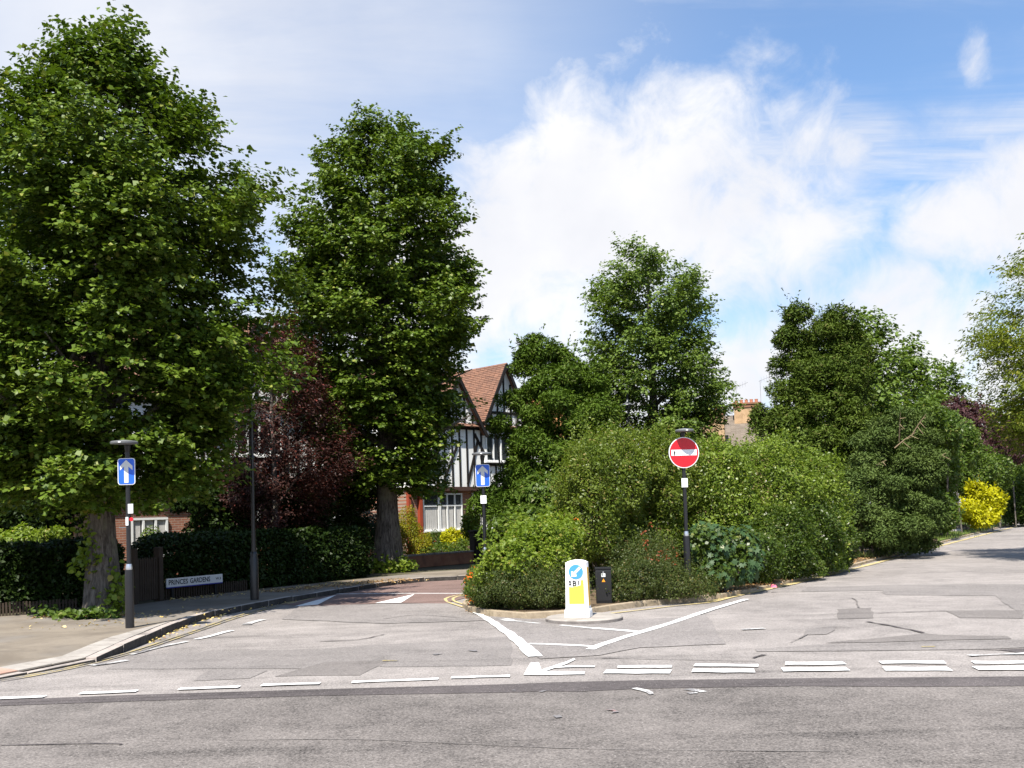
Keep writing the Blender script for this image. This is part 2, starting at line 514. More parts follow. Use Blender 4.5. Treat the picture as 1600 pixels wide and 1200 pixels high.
# ------------------------------------------------------------------ ground, roads, pavements
KH = .12
ground = struct(sheet('ground', [(-900, -900), (900, -900), (900, 900), (-900, 900)], -.06, 'garden_soil'))
far_road = [(-60, -12), (60, -12), (60, 140), (-60, 140)]
road = struct(sheet('road', far_road, 0, 'asphalt_side'))

band_top = [(0, 1095), (200, 1087), (500, 1078), (800, 1070), (870, 1067), (1000, 1064), (1250, 1061), (1600, 1058)]
bt = GP(band_top)
def ext(a, b, k): return b + (b - a).normalized() * k
mr = [ext(bt[1], bt[0], 30)] + bt + [ext(bt[-2], bt[-1], 30)]
main_road = struct(sheet('main_road', mr + [(mr[-1].x, -11, 0), (mr[0].x, -11, 0)], .004, 'asphalt_main'))
bb = GP([(0, 1104), (200, 1097), (330, 1093), (500, 1088), (800, 1083), (850, 1081), (900, 1082), (1000, 1077), (1250, 1073), (1420, 1074), (1600, 1073)])
tar = sheet('tar_joint', [ext(bt[1], bt[0], 12)] + bt + [ext(bt[-2], bt[-1], 12)] + [ext(bb[-2], bb[-1], 12)] + bb[::-1] + [ext(bb[1], bb[0], 12)], .008, 'asphalt_tar', main_road)

# lighter and darker repairs of the side roads
PATCH = [
    ('asphalt_patch', [(205, 1024), (330, 1018), (500, 1014), (660, 1004), (800, 994), (800, 1040), (600, 1043), (560, 1036), (480, 1045), (165, 1046)]),
    ('asphalt_patch_dark', [(510, 1035), (612, 1032), (565, 1055), (432, 1057)]),
    ('asphalt_patch', [(330, 1047), (420, 1048), (390, 1061), (300, 1064)]),
    ('asphalt_patch', [(1262, 918), (1400, 914), (1600, 913), (1690, 912), (1690, 970), (1600, 962), (1585, 953), (1553, 931), (1384, 930), (1378, 923), (1250, 925)]),
    ('asphalt_patch_dark', [(1309, 952), (1361, 950), (1366, 966), (1308, 968)]),
    ('asphalt_patch_dark', [(1478, 955), (1545, 954), (1600, 954.5), (1600, 967), (1500, 966)]),
    ('asphalt_patch_dark', [(1288, 1005), (1370, 998), (1445, 990), (1469, 993), (1574, 994), (1579, 999), (1469, 1001), (1364, 1004.5)]),
    ('asphalt_patch', [(1180, 1015), (1311, 1006), (1364, 1005.5), (1469, 1002), (1600, 1000.5), (1680, 999), (1680, 1012), (1600, 1013), (1560, 1015), (1416, 1017), (1180, 1018.5)]),
    ('asphalt_tar', [(1505, 1015.8), (1560, 1015.8), (1600, 1014), (1680, 1013), (1680, 1023), (1600, 1021), (1568, 1017)]),
    ('asphalt_patch', [(1259, 984), (1308, 979), (1295, 992), (1256, 993)]),
    ('asphalt_mouth', [(745, 962), (853, 970), (985, 968), (1050, 966), (1105, 960), (1132, 1007), (1000, 1013), (935, 1025), (845, 1030), (810, 1000)]),
    ('asphalt_mouth', [(470, 946), (700, 943), (760, 970), (600, 975), (440, 968)]),
]
for i, (m_, pl) in enumerate(PATCH):
    p = GP(pl); q = []
    for k in range(len(p)):
        a, b = p[k], p[(k + 1) % len(p)]; n = max(1, int((b - a).length / .35))
        for j in range(n):
            v = a.lerp(b, j / n); q.append(v + Vector((random.uniform(-.025, .025), random.uniform(-.03, .03), 0)))
    sheet('asphalt_patch', q, .004 + .0004 * i, m_, road)
for pl, w in [([(1366, 959), (1420, 957), (1478, 955.5)], .05), ([(1355, 972), (1400, 980), (1445, 990)], .05), ([(1270, 933), (1330, 935), (1342, 950)], .03),
              ([(940, 1029), (1040, 1031), (1180, 1034)], .03), ([(1175, 1029), (1195, 1024)], .05), ([(1236, 1005), (1262, 992)], .03), ([(1285, 968), (1309, 967.5)], .03),
              ([(600, 968), (650, 962), (720, 966)], .03), ([(500, 1003), (560, 1000), (600, 992)], .04), ([(915, 1000), (952, 1002), (990, 994)], .03)]:
    ribbon('crack', GP(pl), w * .8, .0105, 'asphalt_patch_dark' if w < .04 else 'asphalt_tar', road, .12, .45)
ribbon('crack', GP([(0, 1166), (60, 1165), (170, 1163), (190, 1165)]), .025, .0105, 'asphalt_tar', main_road, .15, .4)
ribbon('crack', GP([(350, 1158), (560, 1157), (900, 1171), (1300, 1176)]), .012, .0105, 'asphalt_patch_dark', main_road, .2, .4)

# red raised table with its ramp marks
table = sheet('red_table', GP([(436, 945), (500, 932), (568, 921), (650, 907.5), (740, 905), (760, 915), (745, 930), (704, 941), (700, 943.5), (600, 943), (480, 948)]), .0100, 'asphalt_red', road)
for pl in ([(459, 948.5), (497, 945.5), (526, 930)], [(586, 943.2), (627, 942.3), (648, 929)]):
    sheet('ramp_triangle', GP(pl), .0128, 'white_paint', road)
ribbon('ramp_line', GP([(523, 929), (620, 928), (725, 928)]), .10, .0122, 'white_paint', road)

# painted lines
ZL = .0122
ribbon('white_line', GP([(733, 952), (765, 970), (787, 985), (807, 1000), (822, 1014), (836, 1027)]), .13, ZL, 'white_paint', road, .25, .1, (.10, .18))
ribbon('white_line', GP([(922, 1016), (950, 1005), (997, 990), (1050, 974), (1100, 957), (1166, 937)]), .13, ZL, 'white_paint', road, .3, .08)
ribbon('white_line', GP([(826, 1007), (880, 1009), (932, 1012)]), .10, ZL, 'white_paint', road, .15, .25)
ribbon('white_line', GP([(876, 978), (930, 983), (995, 988)]), .12, ZL, 'white_paint', road, .15, .2, (.06, .14))
ribbon('white_line', GP([(781, 968), (805, 971), (843, 975)]), .16, ZL, 'white_worn', road, .15, .25, (.2, .07))
sheet('painted_arrow', GP([(829, 1037), (842, 1037), (846, 1048), (885, 1035), (897, 1030), (899, 1032), (886, 1038.5), (864, 1046), (852, 1050), (914, 1051), (913, 1055), (860, 1056), (818, 1056)]), ZL, 'white_paint', road)
ribbon('dash_line', GP([(866, 1044), (895, 1043), (929, 1043)]), .14, ZL + .0006, 'white_paint', road, .12, .3)
for x0, x1, y, w in [(965, 1050, 1043, .17), (945, 1048, 1051, .24), (1085, 1185, 1041, .17), (1082, 1179, 1049.5, .23), (1227, 1320, 1038.5, .19), (1222, 1325, 1047.5, .24),
                     (1375, 1477, 1036.5, .19), (1381, 1484, 1046.5, .24), (1520, 1625, 1036.5, .19), (1524, 1625, 1045.5, .24), (1668, 1770, 1035, .08), (1668, 1770, 1044, .11)]:
    ribbon('dash_line', GP([(x0, y + random.uniform(-.6, .6)), ((x0 + x1) / 2, y), (x1, y + random.uniform(-1, .4))]), w, ZL, 'white_paint', road, .12, .08)
for x0, y0, x1, y1 in [(-12, 1093, 70, 1090), (125, 1085, 214, 1081.5), (280, 1078, 374, 1075), (409, 1072, 500, 1069.5), (550, 1067, 685, 1062), (705, 1060, 797, 1057.5)]:
    ribbon('dash_line', GP([(x0, y0), ((x0 + x1) / 2, (y0 + y1) / 2), (x1, y1)]), .12, ZL, 'white_paint', road, .12, .10)
ribbon('white_line', GP([(205, 1024), (250, 1012), (292, 1003)]), .09, ZL, 'white_worn', road, .2, .2)
ribbon('white_line', GP([(306, 1000), (335, 993), (362, 986)]), .11, ZL, 'white_paint', road, .2, .2)
ribbon('white_line', GP([(384, 977), (396, 973), (408, 969)]), .16, ZL, 'white_worn', road, .2, .25)
for pl in ([(142, 1041), (172, 1037), (200, 1033)], [(1515, 1026), (1560, 1024), (1610, 1022)], [(1160, 985), (1195, 983)]):
    ribbon('worn_mark', GP(pl), .10, ZL, 'white_worn', road, .15, .4)
for pl in ([(992, 1077), (1005, 1081), (1018, 1087)], [(1075, 1078), (1086, 1080), (1098, 1083)], [(1090, 1084), (1075, 1085)]):
    ribbon('worn_mark', GP(pl), .07, .0115, 'white_worn', main_road, .1, .35)
ribbon('utility_mark', GP([(1440, 1012), (1461, 1011.5)]), .05, ZL, 'yellow_faint', road, .1, .3)
ribbon('utility_mark', GP([(598, 1033.5), (622, 1033.5)]), .05, ZL, 'yellow_faint', road, .1, .3)
for pl, p_ in [([(868, 1120), (876, 1123)], main_road), ([(955, 1110), (966, 1115)], main_road), ([(800, 1080.5), (806, 1081)], main_road), ([(735, 1017), (745, 1019)], road), ([(680, 1023), (686, 1024)], road), ([(846, 1081), (852, 1081.5)], main_road)]:
    ribbon('utility_mark', GP(pl), .07, ZL, 'red_spray', p_, .05, .4)


def doubled(pts, off, w, mat_, name='yellow_line'):
    p = smooth_path(GP(pts), .5)
    for o in (0, off):
        q = []
        for i, v in enumerate(p):
            d = (p[min(i + 1, len(p) - 1)] - p[max(i - 1, 0)]).normalized(); q.append(v + Vector((-d.y, d.x, 0)) * o)
        ribbon(name, q, w, .0126, mat_, road, .35, .22)


doubled([(-60, 1075), (0, 1066), (90, 1050), (150, 1037), (215, 1019), (260, 1004), (330, 980)], .10, .045, 'yellow_faint')
doubled([(330, 980), (380, 963), (440, 946)], .12, .05, 'yellow_faint')
doubled([(440, 944.5), (500, 931.5), (568, 920), (650, 907)], -.13, .06, 'yellow_paint')
doubled([(735, 953), (712, 946), (697, 940), (700, 934), (724, 929)], -.16, .06, 'yellow_paint')
doubled([(745, 955), (800, 962), (870, 964.5), (950, 959.5), (1050, 948), (1110, 942)], .0, .07, 'yellow_paint')
doubled([(1110, 941), (1170, 927), (1250, 910), (1330, 890), (1400, 872), (1470, 853), (1540, 835), (1600, 820), (1660, 806)], .0, .16, 'yellow_paint')

# left footway, kerb, gardens
kerb_px = [(-70, 1066), (0, 1056), (60, 1047), (110, 1039), (150, 1028), (180, 1014), (215, 998), (260, 979), (305, 962), (350, 951), (400, 942), (445, 934), (500, 925), (560, 915.5), (610, 908), (650, 903.5), (700, 900.5), (745, 899)]
kz = lambda x: .035 if x < 130 else (KH if x > 205 else .035 + (KH - .035) * (x - 130) / 75)
kw = [G(x, y, kz(x)) for x, y in kerb_px]
kw = [Vector((-24, 9.4, KH)), Vector((-16, 9.45, KH)), Vector((-10, 9.6, KH)), Vector((-7.7, 9.9, KH)), Vector((-6.4, 10.4, KH))] + kw[1:]
kpath = smooth_path(kw, .9)
xw, yw = zip(*[(p.y, p.z) for p in kw[5:12]])
kzat = lambda v: .035 if v.y < xw[0] else float(np.interp(v.y, xw, yw))
hedge_px = [(-60, 967), (0, 962), (120, 956), (225, 943), (290, 934), (400, 921), (500, 911), (560, 905), (620, 899), (660, 894), (740, 889)]
hw = [G(x, y, KH) for x, y in hedge_px]; hw = [Vector((hw[0].x - 12, hw[0].y - 3, KH))] + hw


def offset(path, o):
    q = []
    for i, v in enumerate(path):
        d = (path[min(i + 1, len(path) - 1)] - path[max(i - 1, 0)]).normalized(); q.append(v + Vector((-d.y, d.x, 0)) * o)
    return q


inner = offset(kpath, .15)
rampw = [1.3 if v.y < 14.5 else max(.17, 1.3 - (v.y - 14.5) * .5) for v in kpath]
inner2 = [offset(kpath, w_)[i_] for i_, w_ in enumerate(rampw)]
fw = MB().slab([(v.x, v.y) for v in inner2] + [(v.x, v.y) for v in hw[::-1]], -.05, KH)
nk = len(inner)
fw.add([(v.x, v.y, kzat(v) - .002) for v in inner] + [(v.x, v.y, KH) for v in inner2], [(i_, i_ + 1, nk + i_ + 1, nk + i_) for i_ in range(nk - 1)])
struct(fw.build('footway', 'footway'))
gl = [(v.x, v.y) for v in hw] + [(6, 37.5), (14, 60), (20, 110), (-60, 110), (-60, 10)]
struct(MB().slab(gl, -.05, KH - .01).build('garden_ground', 'garden_soil'))


def kerb(path, material, stone_len, name, w=.14, h=KH, drop=None, skip=None, face=None):
    root = struct(link(name, None))
    me = MB().box(-stone_len / 2 + .006, stone_len / 2 - .006, 0, w, -.06, h).mesh('kerb_stone', material, False, .012)
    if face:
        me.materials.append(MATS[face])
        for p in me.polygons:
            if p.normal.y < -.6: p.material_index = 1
    for i in range(len(path) - 1):
        a, b = path[i], path[i + 1]
        if (b - a).length < stone_len * .5: continue
        if skip and skip(i): continue
        o = link('kerb_stone', me, root); m = (a + b) / 2; d = b - a
        o.location = (m.x, m.y, (random.uniform(-.008, .006) if drop is None else drop(i, m) + random.uniform(-.006, .006)))
        o.rotation_euler = (random.uniform(-.02, .02), random.uniform(-.006, .006) - (math.atan2(drop(i, b) - drop(i, a), d.length) if drop else 0), math.atan2(d.y, d.x) + random.uniform(-.012, .012))
        o.scale = ((b - a).length / stone_len, 1, 1)
    return root


xdrop = G(150, 1028, KH).x
kerb(kpath, 'kerb_granite', .9, 'kerb', drop=lambda i, m: kzat(m) - KH, face='kerb_shade_grime')
# buff kerbside slabs and red blister slabs at the dropped crossing
sl = struct(link('crossing_paving', None))
def on_ramp(i_, t_):
    a_, b_ = inner[i_], inner2[i_]; v = a_.lerp(b_, t_); return (v.x, v.y, kzat(kpath[i_]) + (KH - kzat(kpath[i_])) * t_ + .006)
ks = [i_ for i_ in range(nk - 1) if 9.5 < kpath[i_].y < 16 and kpath[i_].x > -9]
for i_ in ks:
    red = kpath[i_ + 1].y < G(150, 1028, .06).y
    for t0, t1 in ((0.01, .32), (.335, .65), (.665, .98)) if red else ((.01, .30),):
        for h0, h1 in ((0, .492), (.508, 1)):
            q4 = [Vector(on_ramp(i_, t0)).lerp(Vector(on_ramp(i_ + 1, t0)), h0 + .004), Vector(on_ramp(i_, t0)).lerp(Vector(on_ramp(i_ + 1, t0)), h1 - .004), Vector(on_ramp(i_, t1)).lerp(Vector(on_ramp(i_ + 1, t1)), h1 - .004), Vector(on_ramp(i_, t1)).lerp(Vector(on_ramp(i_ + 1, t1)), h0 + .004)]
            dz = Vector((0, 0, random.uniform(.0, .004)))
            MB().add([q_ + dz for q_ in q4] + [q_ - Vector((0, 0, .02)) for q_ in q4], [(0, 1, 2, 3), (7, 6, 5, 4), (0, 4, 5, 1), (1, 5, 6, 2), (2, 6, 7, 3), (3, 7, 4, 0)]).build('paving_slab', 'tactile_red' if red else 'concrete', sl)

# island verge between the two roads, its kerb
isl_px = [(728, 934), (722, 940), (733, 948), (760, 953), (810, 957.5), (870, 957), (930, 949), (990, 941), (1050, 934.5), (1105, 931), (1165, 920), (1250, 901), (1330, 881), (1400, 863), (1470, 845), (1540, 828), (1600, 813), (1700, 788.5)]
iw = [G(x, y, .10) for x, y in isl_px]
ipath = smooth_path(iw, .9)
back = [(22, 95), (9, 48), (4.2, 35), (.6, 29.5), (-.9, 26.2)]
struct(MB().slab([(v.x, v.y) for v in offset(ipath, .12)] + back, -.05, .09).build('verge', 'soil'))
kerb(ipath, 'kerb_mossy', .9, 'island_kerb', w=.13, h=.10, drop=lambda i, m: 0 if m.y < 20 else -.03)
# footway on the far side of the right hand road, beyond the picture's edge
rk = smooth_path([(40, 11.6), (16, 12.2), (12.6, 13.6), (11.6, 17), (12.9, 21.5), (15.9, 27), (19.2, 31.5), (25, 40), (32, 50), (46, 70)], .9)
struct(MB().slab([(v.x, v.y) for v in offset(rk, -.13)] + [(60, 70), (60, 11.6)], -.05, KH).build('right_footway', 'footway'))
kerb(rk[::-1], 'kerb_granite', .9, 'right_kerb', face='kerb_shade_grime')
# grass verge beyond the conifers
gpx = [(1465, 846), (1500, 836.5), (1540, 827), (1580, 816), (1620, 806), (1600, 803), (1560, 806), (1500, 818), (1470, 833)]
struct(MB().slab([(v.x, v.y) for v in GP(gpx, .1)], .05, .13).build('grass_verge', 'lawn'))

# ------------------------------------------------------------------ foliage engine


def quads_mesh(name, verts, faces, material):
    me = bpy.data.meshes.new(name); nv, nf = len(verts), len(faces)
    me.vertices.add(nv); me.vertices.foreach_set('co', verts.astype(np.float32).ravel())
    me.loops.add(nf * 4); me.loops.foreach_set('vertex_index', faces.astype(np.int32).ravel())
    me.polygons.add(nf); me.polygons.foreach_set('loop_start', np.arange(0, nf * 4, 4, dtype=np.int32))
    me.update(calc_edges=True); me.materials.append(MATS[material])
    return me


def unit(a): return a / np.maximum(np.linalg.norm(a, axis=1, keepdims=True), 1e-9)


def leaves(name, P_, N_, size, material, parent=None, aspect=.75, hexa=False, T_=None, fold=.25, cast=None):
    """one small folded leaf per point P_, facing N_, pointing along T_"""
    n = len(P_); N_ = unit(N_)
    if T_ is None: T_ = RNG.normal(size=(n, 3)) + np.array([0, 0, -.5])
    T_ = unit(T_ - N_ * (T_ * N_).sum(1, keepdims=True)); S_ = np.cross(N_, T_)
    L = (size * RNG.uniform(.65, 1.25, n))[:, None]; Wd = L * aspect * .5
    up = N_ * L * fold
    if hexa:
        v = np.stack([P_, P_ + T_ * L * .28 + S_ * Wd + up * .5, P_ + T_ * L * .68 + S_ * Wd * .85 + up * .5, P_ + T_ * L - up * .3,
                      P_ + T_ * L * .68 - S_ * Wd * .85 + up * .5, P_ + T_ * L * .28 - S_ * Wd + up * .5], 1).reshape(-1, 3)
        b = np.arange(n)[:, None] * 6
        f = np.concatenate([b + np.array([[0, 1, 2, 3]]), b + np.array([[0, 3, 4, 5]])], 1).reshape(-1, 4)
    else:
        v = np.stack([P_, P_ + T_ * L * .45 + S_ * Wd + up * .5, P_ + T_ * L, P_ + T_ * L * .45 - S_ * Wd + up * .5], 1).reshape(-1, 3)
        f = np.arange(n * 4).reshape(-1, 4)
    o = link(name, quads_mesh(name, v, f, material), parent); o['kind'] = 'stuff'
    return o


def lump(p, f=1.0, seed=0):
    """cheap smooth 3-D noise, about -1..1"""
    r = np.random.default_rng(seed); s = 0
    for k in range(5):
        d = r.normal(size=3); d *= f * (1 + .7 * k) / np.linalg.norm(d); s = s + np.sin(p @ d + r.uniform(0, 6.28)) / (1 + .35 * k)
    return s / 2.2


def trunk(parent, h, r0, limbs, spread, top=None, lean=(0, 0), name='trunk', z0=0.0, n=10, material='bark', flare=1.5):
    m = MB(); pts = []; rad = []
    ph = random.uniform(0, 6)
    for i in range(9):
        t = i / 8; z = z0 + t * h
        pts.append((lean[0] * t + .05 * math.sin(3 * t + ph), lean[1] * t + .05 * math.cos(2.3 * t + ph), z))
        rad.append(r0 * (1 - .82 * t) * (flare if i == 0 else (1 + (flare - 1) * .25 if i == 1 else 1)))
    m.tube(pts, rad, n)
    for k in range(limbs):
        t = random.uniform(.22, .9); a = k * 2.4 + random.uniform(-.4, .4); L = spread * (1.15 - t) * random.uniform(.7, 1.05) + .3
        i = int(t * 8); b = Vector(pts[i]).lerp(Vector(pts[min(8, i + 1)]), t * 8 - i); rr = rad[i] * .42
        q = [b + Vector((math.cos(a) * L * s, math.sin(a) * L * s, L * (.75 * s - .18 * s * s) + .05 * math.sin(5 * s + a))) for s in (0, .3, .6, 1)]
        m.tube(q, [rr, rr * .7, rr * .45, rr * .15], 6)
        for s in (1, 2):
            a2 = a + random.choice((-1, 1)) * random.uniform(.5, 1.1); l2 = L * .45
            q2 = [q[s] + Vector((math.cos(a2) * l2 * t2, math.sin(a2) * l2 * t2, l2 * .5 * t2)) for t2 in (0, .5, 1)]
            m.tube(q2, [rr * .4, rr * .25, rr * .08], 5)
    return m.build(name, material, parent, True)


def crown_tree(name, label, cat, loc, profile, nclus, per, lsize, material, trunk_r, seed, hexa=True, lobes=.16, gap=-.35, spray=.55, group=None,
               xoff=None, twig=.4, flat_=.22, limbs=22, droop=.25, aspect=.85, inner=.8, lobef=1.0, plumes=46, plume_r=.17):
    """broad-leaved tree: sprays of leaves through a crown whose half-width by height is profile [(z, r)]"""
    rg = np.random.default_rng(seed)
    root = thing(name, label, cat, loc, 0, group)
    zs = np.array([p[0] for p in profile]); rs = np.array([p[1] for p in profile]); top = zs[-1]; zlo = zs[0]
    random.seed(seed)
    trunk(root, top * .93, trunk_r, limbs, rs.max() * .95)
    xo = lambda zz: np.interp(zz, zs, [p[2] if len(p) > 2 else 0 for p in profile])
    # plumes: foliage gathered round boughs that climb from the stem to the skin of the crown
    cs, dirs = [], []
    got = 0; want = int(nclus * .8); kz = 0
    wz = rs + .25 * rs.max(); cdf = np.cumsum(np.interp(np.linspace(zlo, top, 200), zs, wz)); cdf /= cdf[-1]; zt = np.interp((np.arange(plumes) + .5) / plumes, cdf, np.linspace(zlo, top, 200))
    per_pl = want // plumes
    for i_ in range(plumes):
        z1 = min(top, zt[i_] + rg.uniform(-.2, .2)); a_ = i_ * 2.39996 + rg.uniform(-.35, .35); r1 = np.interp(z1, zs, rs) * rg.uniform(.74, 1.04) * (1 + lobes * rg.normal() * .5)
        tip = np.array([np.cos(a_) * r1 + xo(z1), np.sin(a_) * r1, z1]); rise = (.45 + .5 * (z1 - zlo) / (top - zlo)) * max(r1, .8)
        bas = np.array([xo(z1) * .6 + np.cos(a_) * r1 * .12, np.sin(a_) * r1 * .12, z1 - rise])
        k_ = int(per_pl * (.35 + .65 * r1 / rs.max()) * 1.25); t_ = rg.uniform(.30, 1.0, k_) ** .8
        sg = plume_r * rs.max() * (1.12 - .75 * t_); pp = bas + (tip - bas) * t_[:, None] + rg.normal(size=(k_, 3)) * sg[:, None] * np.array([1, 1, .75])
        d_ = (tip - bas) / np.linalg.norm(tip - bas)
        cs.append(pp); dirs.append(np.tile(d_, (k_, 1)))
    c1 = np.concatenate(cs); d1 = np.concatenate(dirs)
    m = nclus - len(c1) if nclus > len(c1) else nclus // 8
    z = rg.uniform(zlo, top * .94, m); r = np.interp(z, zs, rs); th = rg.uniform(0, 2 * np.pi, m); rr = r * .88 * (1 - inner * rg.uniform(0, 1, m) ** 1.4)
    c2 = np.stack([np.cos(th) * rr + xo(z), np.sin(th) * rr, z], 1); d2 = unit(np.stack([np.cos(th), np.sin(th), .3 + 0 * th], 1))
    c = np.concatenate([c1, c2]); dr = np.concatenate([d1, d2])
    k = (lump(c, 2.1, seed + 5) + .25 * rg.normal(size=len(c)) > gap) & (c[:, 2] > zlo - .35)
    c, dr = c[k], dr[k]; m = len(c); z = np.clip(c[:, 2], zlo, top); th = np.arctan2(c[:, 1], c[:, 0] - xo(z))
    tz = (z - zlo) / (top - zlo)
    ax = np.stack([np.cos(th), np.sin(th), -droop + 1.5 * tz ** 2.2], 1) * .75 + dr * .45 * tz[:, None] + rg.normal(size=(m, 3)) * .34
    ax = unit(ax)
    ln = spray * rg.uniform(.6, 1.35, m)
    ci = np.repeat(np.arange(m), per); n = len(ci)
    t = rg.uniform(-.3, 1, n)
    off = rg.normal(size=(n, 3)) * np.array([.24, .24, .065]) * spray * (1.15 - .6 * np.clip(t, 0, 1))[:, None]
    p = c[ci] + ax[ci] * (t * ln[ci])[:, None] + off
    p[:, 2] -= droop * .35 * spray * np.clip(t, 0, 1) ** 2
    out = np.stack([np.cos(th[ci]), np.sin(th[ci]), np.zeros(n)], 1)
    N = out * .32 + np.array([0, 0, .95]) + rg.normal(size=(n, 3)) * .42
    T = out * .6 + np.array([0, 0, -.75]) + rg.normal(size=(n, 3)) * .55
    leaves('crown', p, N, lsize, material, root, aspect, hexa, T)
    return root


def blob_points(blobs, n, p=2.0, depth=.3, amp=.10, freq=2.0, seed=0, zmin=.1, ov=.78):
    rg = np.random.default_rng(seed); P_ = []; O_ = []
    B = [tuple(b) + (0,) * (7 - len(b)) for b in blobs]
    ar = np.array([(b[3] * b[4] + b[3] * b[5] + b[4] * b[5]) for b in B]); ar = ar / ar.sum()
    for b, w in zip(B, ar):
        k = int(n * w * 1.15) + 1
        d = unit(rg.normal(size=(k, 3)))
        if p != 2.0: d = d / (np.abs(d) ** p).sum(1, keepdims=True) ** (1 / p)
        q = d * np.array(b[3:6]); ca, sa = math.cos(b[6]), math.sin(b[6])
        s = 1 - depth * rg.uniform(0, 1, k) ** 1.7
        nr = unit(d / np.array(b[3:6]))
        q = q * s[:, None]
        q = np.stack([q[:, 0] * ca - q[:, 1] * sa, q[:, 0] * sa + q[:, 1] * ca, q[:, 2]], 1) + np.array(b[:3])
        nr = np.stack([nr[:, 0] * ca - nr[:, 1] * sa, nr[:, 0] * sa + nr[:, 1] * ca, nr[:, 2]], 1)
        q = q + nr * (amp * lump(q, freq, seed + 3) + amp * .6 * lump(q, freq * 2.7, seed + 4))[:, None]
        P_.append(q); O_.append(nr)
    P_ = np.concatenate(P_); O_ = np.concatenate(O_)
    keep = P_[:, 2] > zmin
    for b in B:
        q = P_ - np.array(b[:3]); ca, sa = math.cos(-b[6]), math.sin(-b[6])
        q = np.stack([q[:, 0] * ca - q[:, 1] * sa, q[:, 0] * sa + q[:, 1] * ca, q[:, 2]], 1) / np.array(b[3:6])
        e = (np.abs(q) ** p).sum(1) ** (1 / p)
        keep &= (e > ov * (1 - depth))
    return P_[keep], O_[keep]


def bush(name, label, cat, blobs, n, lsize, material, seed, p=2.0, depth=.3, amp=.1, freq=2.0, aspect=.6, up=.55, out=.6, rnd=.55, sprigs=0, sprig_len=.4,
         group=None, zmin=.1, stems=5, flowers=None, hexa=False, tup=0.2, trand=.8, base=None, extra=None, ov=.78, spmat=None):
    """shrub, hedge or conifer: leaves through the skin of several overlapping rounded masses"""
    rg = np.random.default_rng(seed)
    cx = float(np.mean([b[0] for b in blobs])); cy = float(np.mean([b[1] for b in blobs])); z0 = zmin
    root = thing(name, label, cat, (cx, cy, z0), 0, group)
    off = np.array([cx, cy, z0])
    q, o = blob_points(blobs, n, p, depth, amp, freq, seed, zmin + .02, ov)
    N = o * out + np.array([0, 0, up]) + rg.normal(size=q.shape) * rnd
    T = o * .7 + np.array([0, 0, tup]) + rg.normal(size=q.shape) * trand
    if sprigs:
        k = rg.choice(len(q), sprigs); per = 11
        bse = q[k]; ax = unit(o[k] * .6 + np.array([0, 0, .9]) + rg.normal(size=(sprigs, 3)) * .25)
        ln = sprig_len * rg.uniform(.5, 1.3, sprigs); ii = np.repeat(np.arange(sprigs), per); t = np.tile(np.linspace(.1, 1, per), sprigs)
        sp = bse[ii] + ax[ii] * (ln[ii] * t)[:, None] + rg.normal(size=(len(ii), 3)) * .02
        sN = ax[ii] * .3 + np.array([0, 0, .4]) + rg.normal(size=sp.shape) * .7; sT = ax[ii] * .6 + rg.normal(size=sp.shape) * .7
        if spmat: leaves('shoots', sp - off, sN, lsize, spmat, root, aspect, hexa, sT)
        else: q = np.concatenate([q, sp]); N = np.concatenate([N, sN]); T = np.concatenate([T, sT])
    leaves('foliage', q - off, N, lsize, material, root, aspect, hexa, T)
    m = MB(); random.seed(seed)
    for b in blobs[:max(1, stems)]:
        for s in range(2):
            a = random.uniform(0, 6.28); e = Vector((b[0] - cx + .5 * b[3] * math.cos(a), b[1] - cy + .5 * b[4] * math.sin(a), b[2] - z0 + .4 * b[5]))
            s0 = Vector(((b[0] - cx) * .8, (b[1] - cy) * .8, -.02)); r_ = .02 + .012 * max(b[3:6])
            m.tube([s0, s0.lerp(e, .5) + Vector((0, 0, .1)), e], [r_, r_ * .7, r_ * .3], 6)
    m.build('stems', 'bark', root, True)['kind'] = 'stuff'
    if flowers:
        for fname, fm, cnt, fs, sel in flowers:
            k = np.where(sel(q))[0] if sel else np.arange(len(q))
            if len(k) == 0: continue
            k = rg.choice(k, min(cnt, len(k))); per = 5
            ii = np.repeat(k, per)
            fp = q[ii] + o_at(q, o, ii) * .03 + rg.normal(size=(len(ii), 3)) * fs * .45 if len(q) == len(o) else q[ii] + rg.normal(size=(len(ii), 3)) * fs * .45 + np.array([0, -.04, .03])
            leaves(fname, fp - off, rg.normal(size=(len(ii), 3)) + np.array([0, -.6, .5]), fs, fm, root, .7)
    return root


def o_at(q, o, i): return o[i]


def pads(blobs, seed, per=2.6, rad=(.34, .62), flat_=.5, shrink=.78):
    """break big masses into the tufted pads of a conifer"""
    rg = np.random.default_rng(seed); out = [(b[0], b[1], b[2], b[3] * shrink, b[4] * shrink, b[5] * shrink) for b in blobs]
    for b in blobs:
        a = b[3] * b[4] + b[3] * b[5] + b[4] * b[5]
        for k in range(max(3, int(per * 2.2 * a))):
            d = unit(rg.normal(size=(1, 3)) + np.array([[0, -.25, .25]]))[0]; r = rg.uniform(*rad)
            c = np.array(b[:3]) + d * np.array(b[3:6]) * rg.uniform(.82, 1.0)
            out.append((c[0], c[1], c[2], r, r * rg.uniform(.7, 1), r * flat_ * rg.uniform(.8, 1.3)))
    return out


def scale_at(d): return d / FPX           # metres per photo pixel at distance d


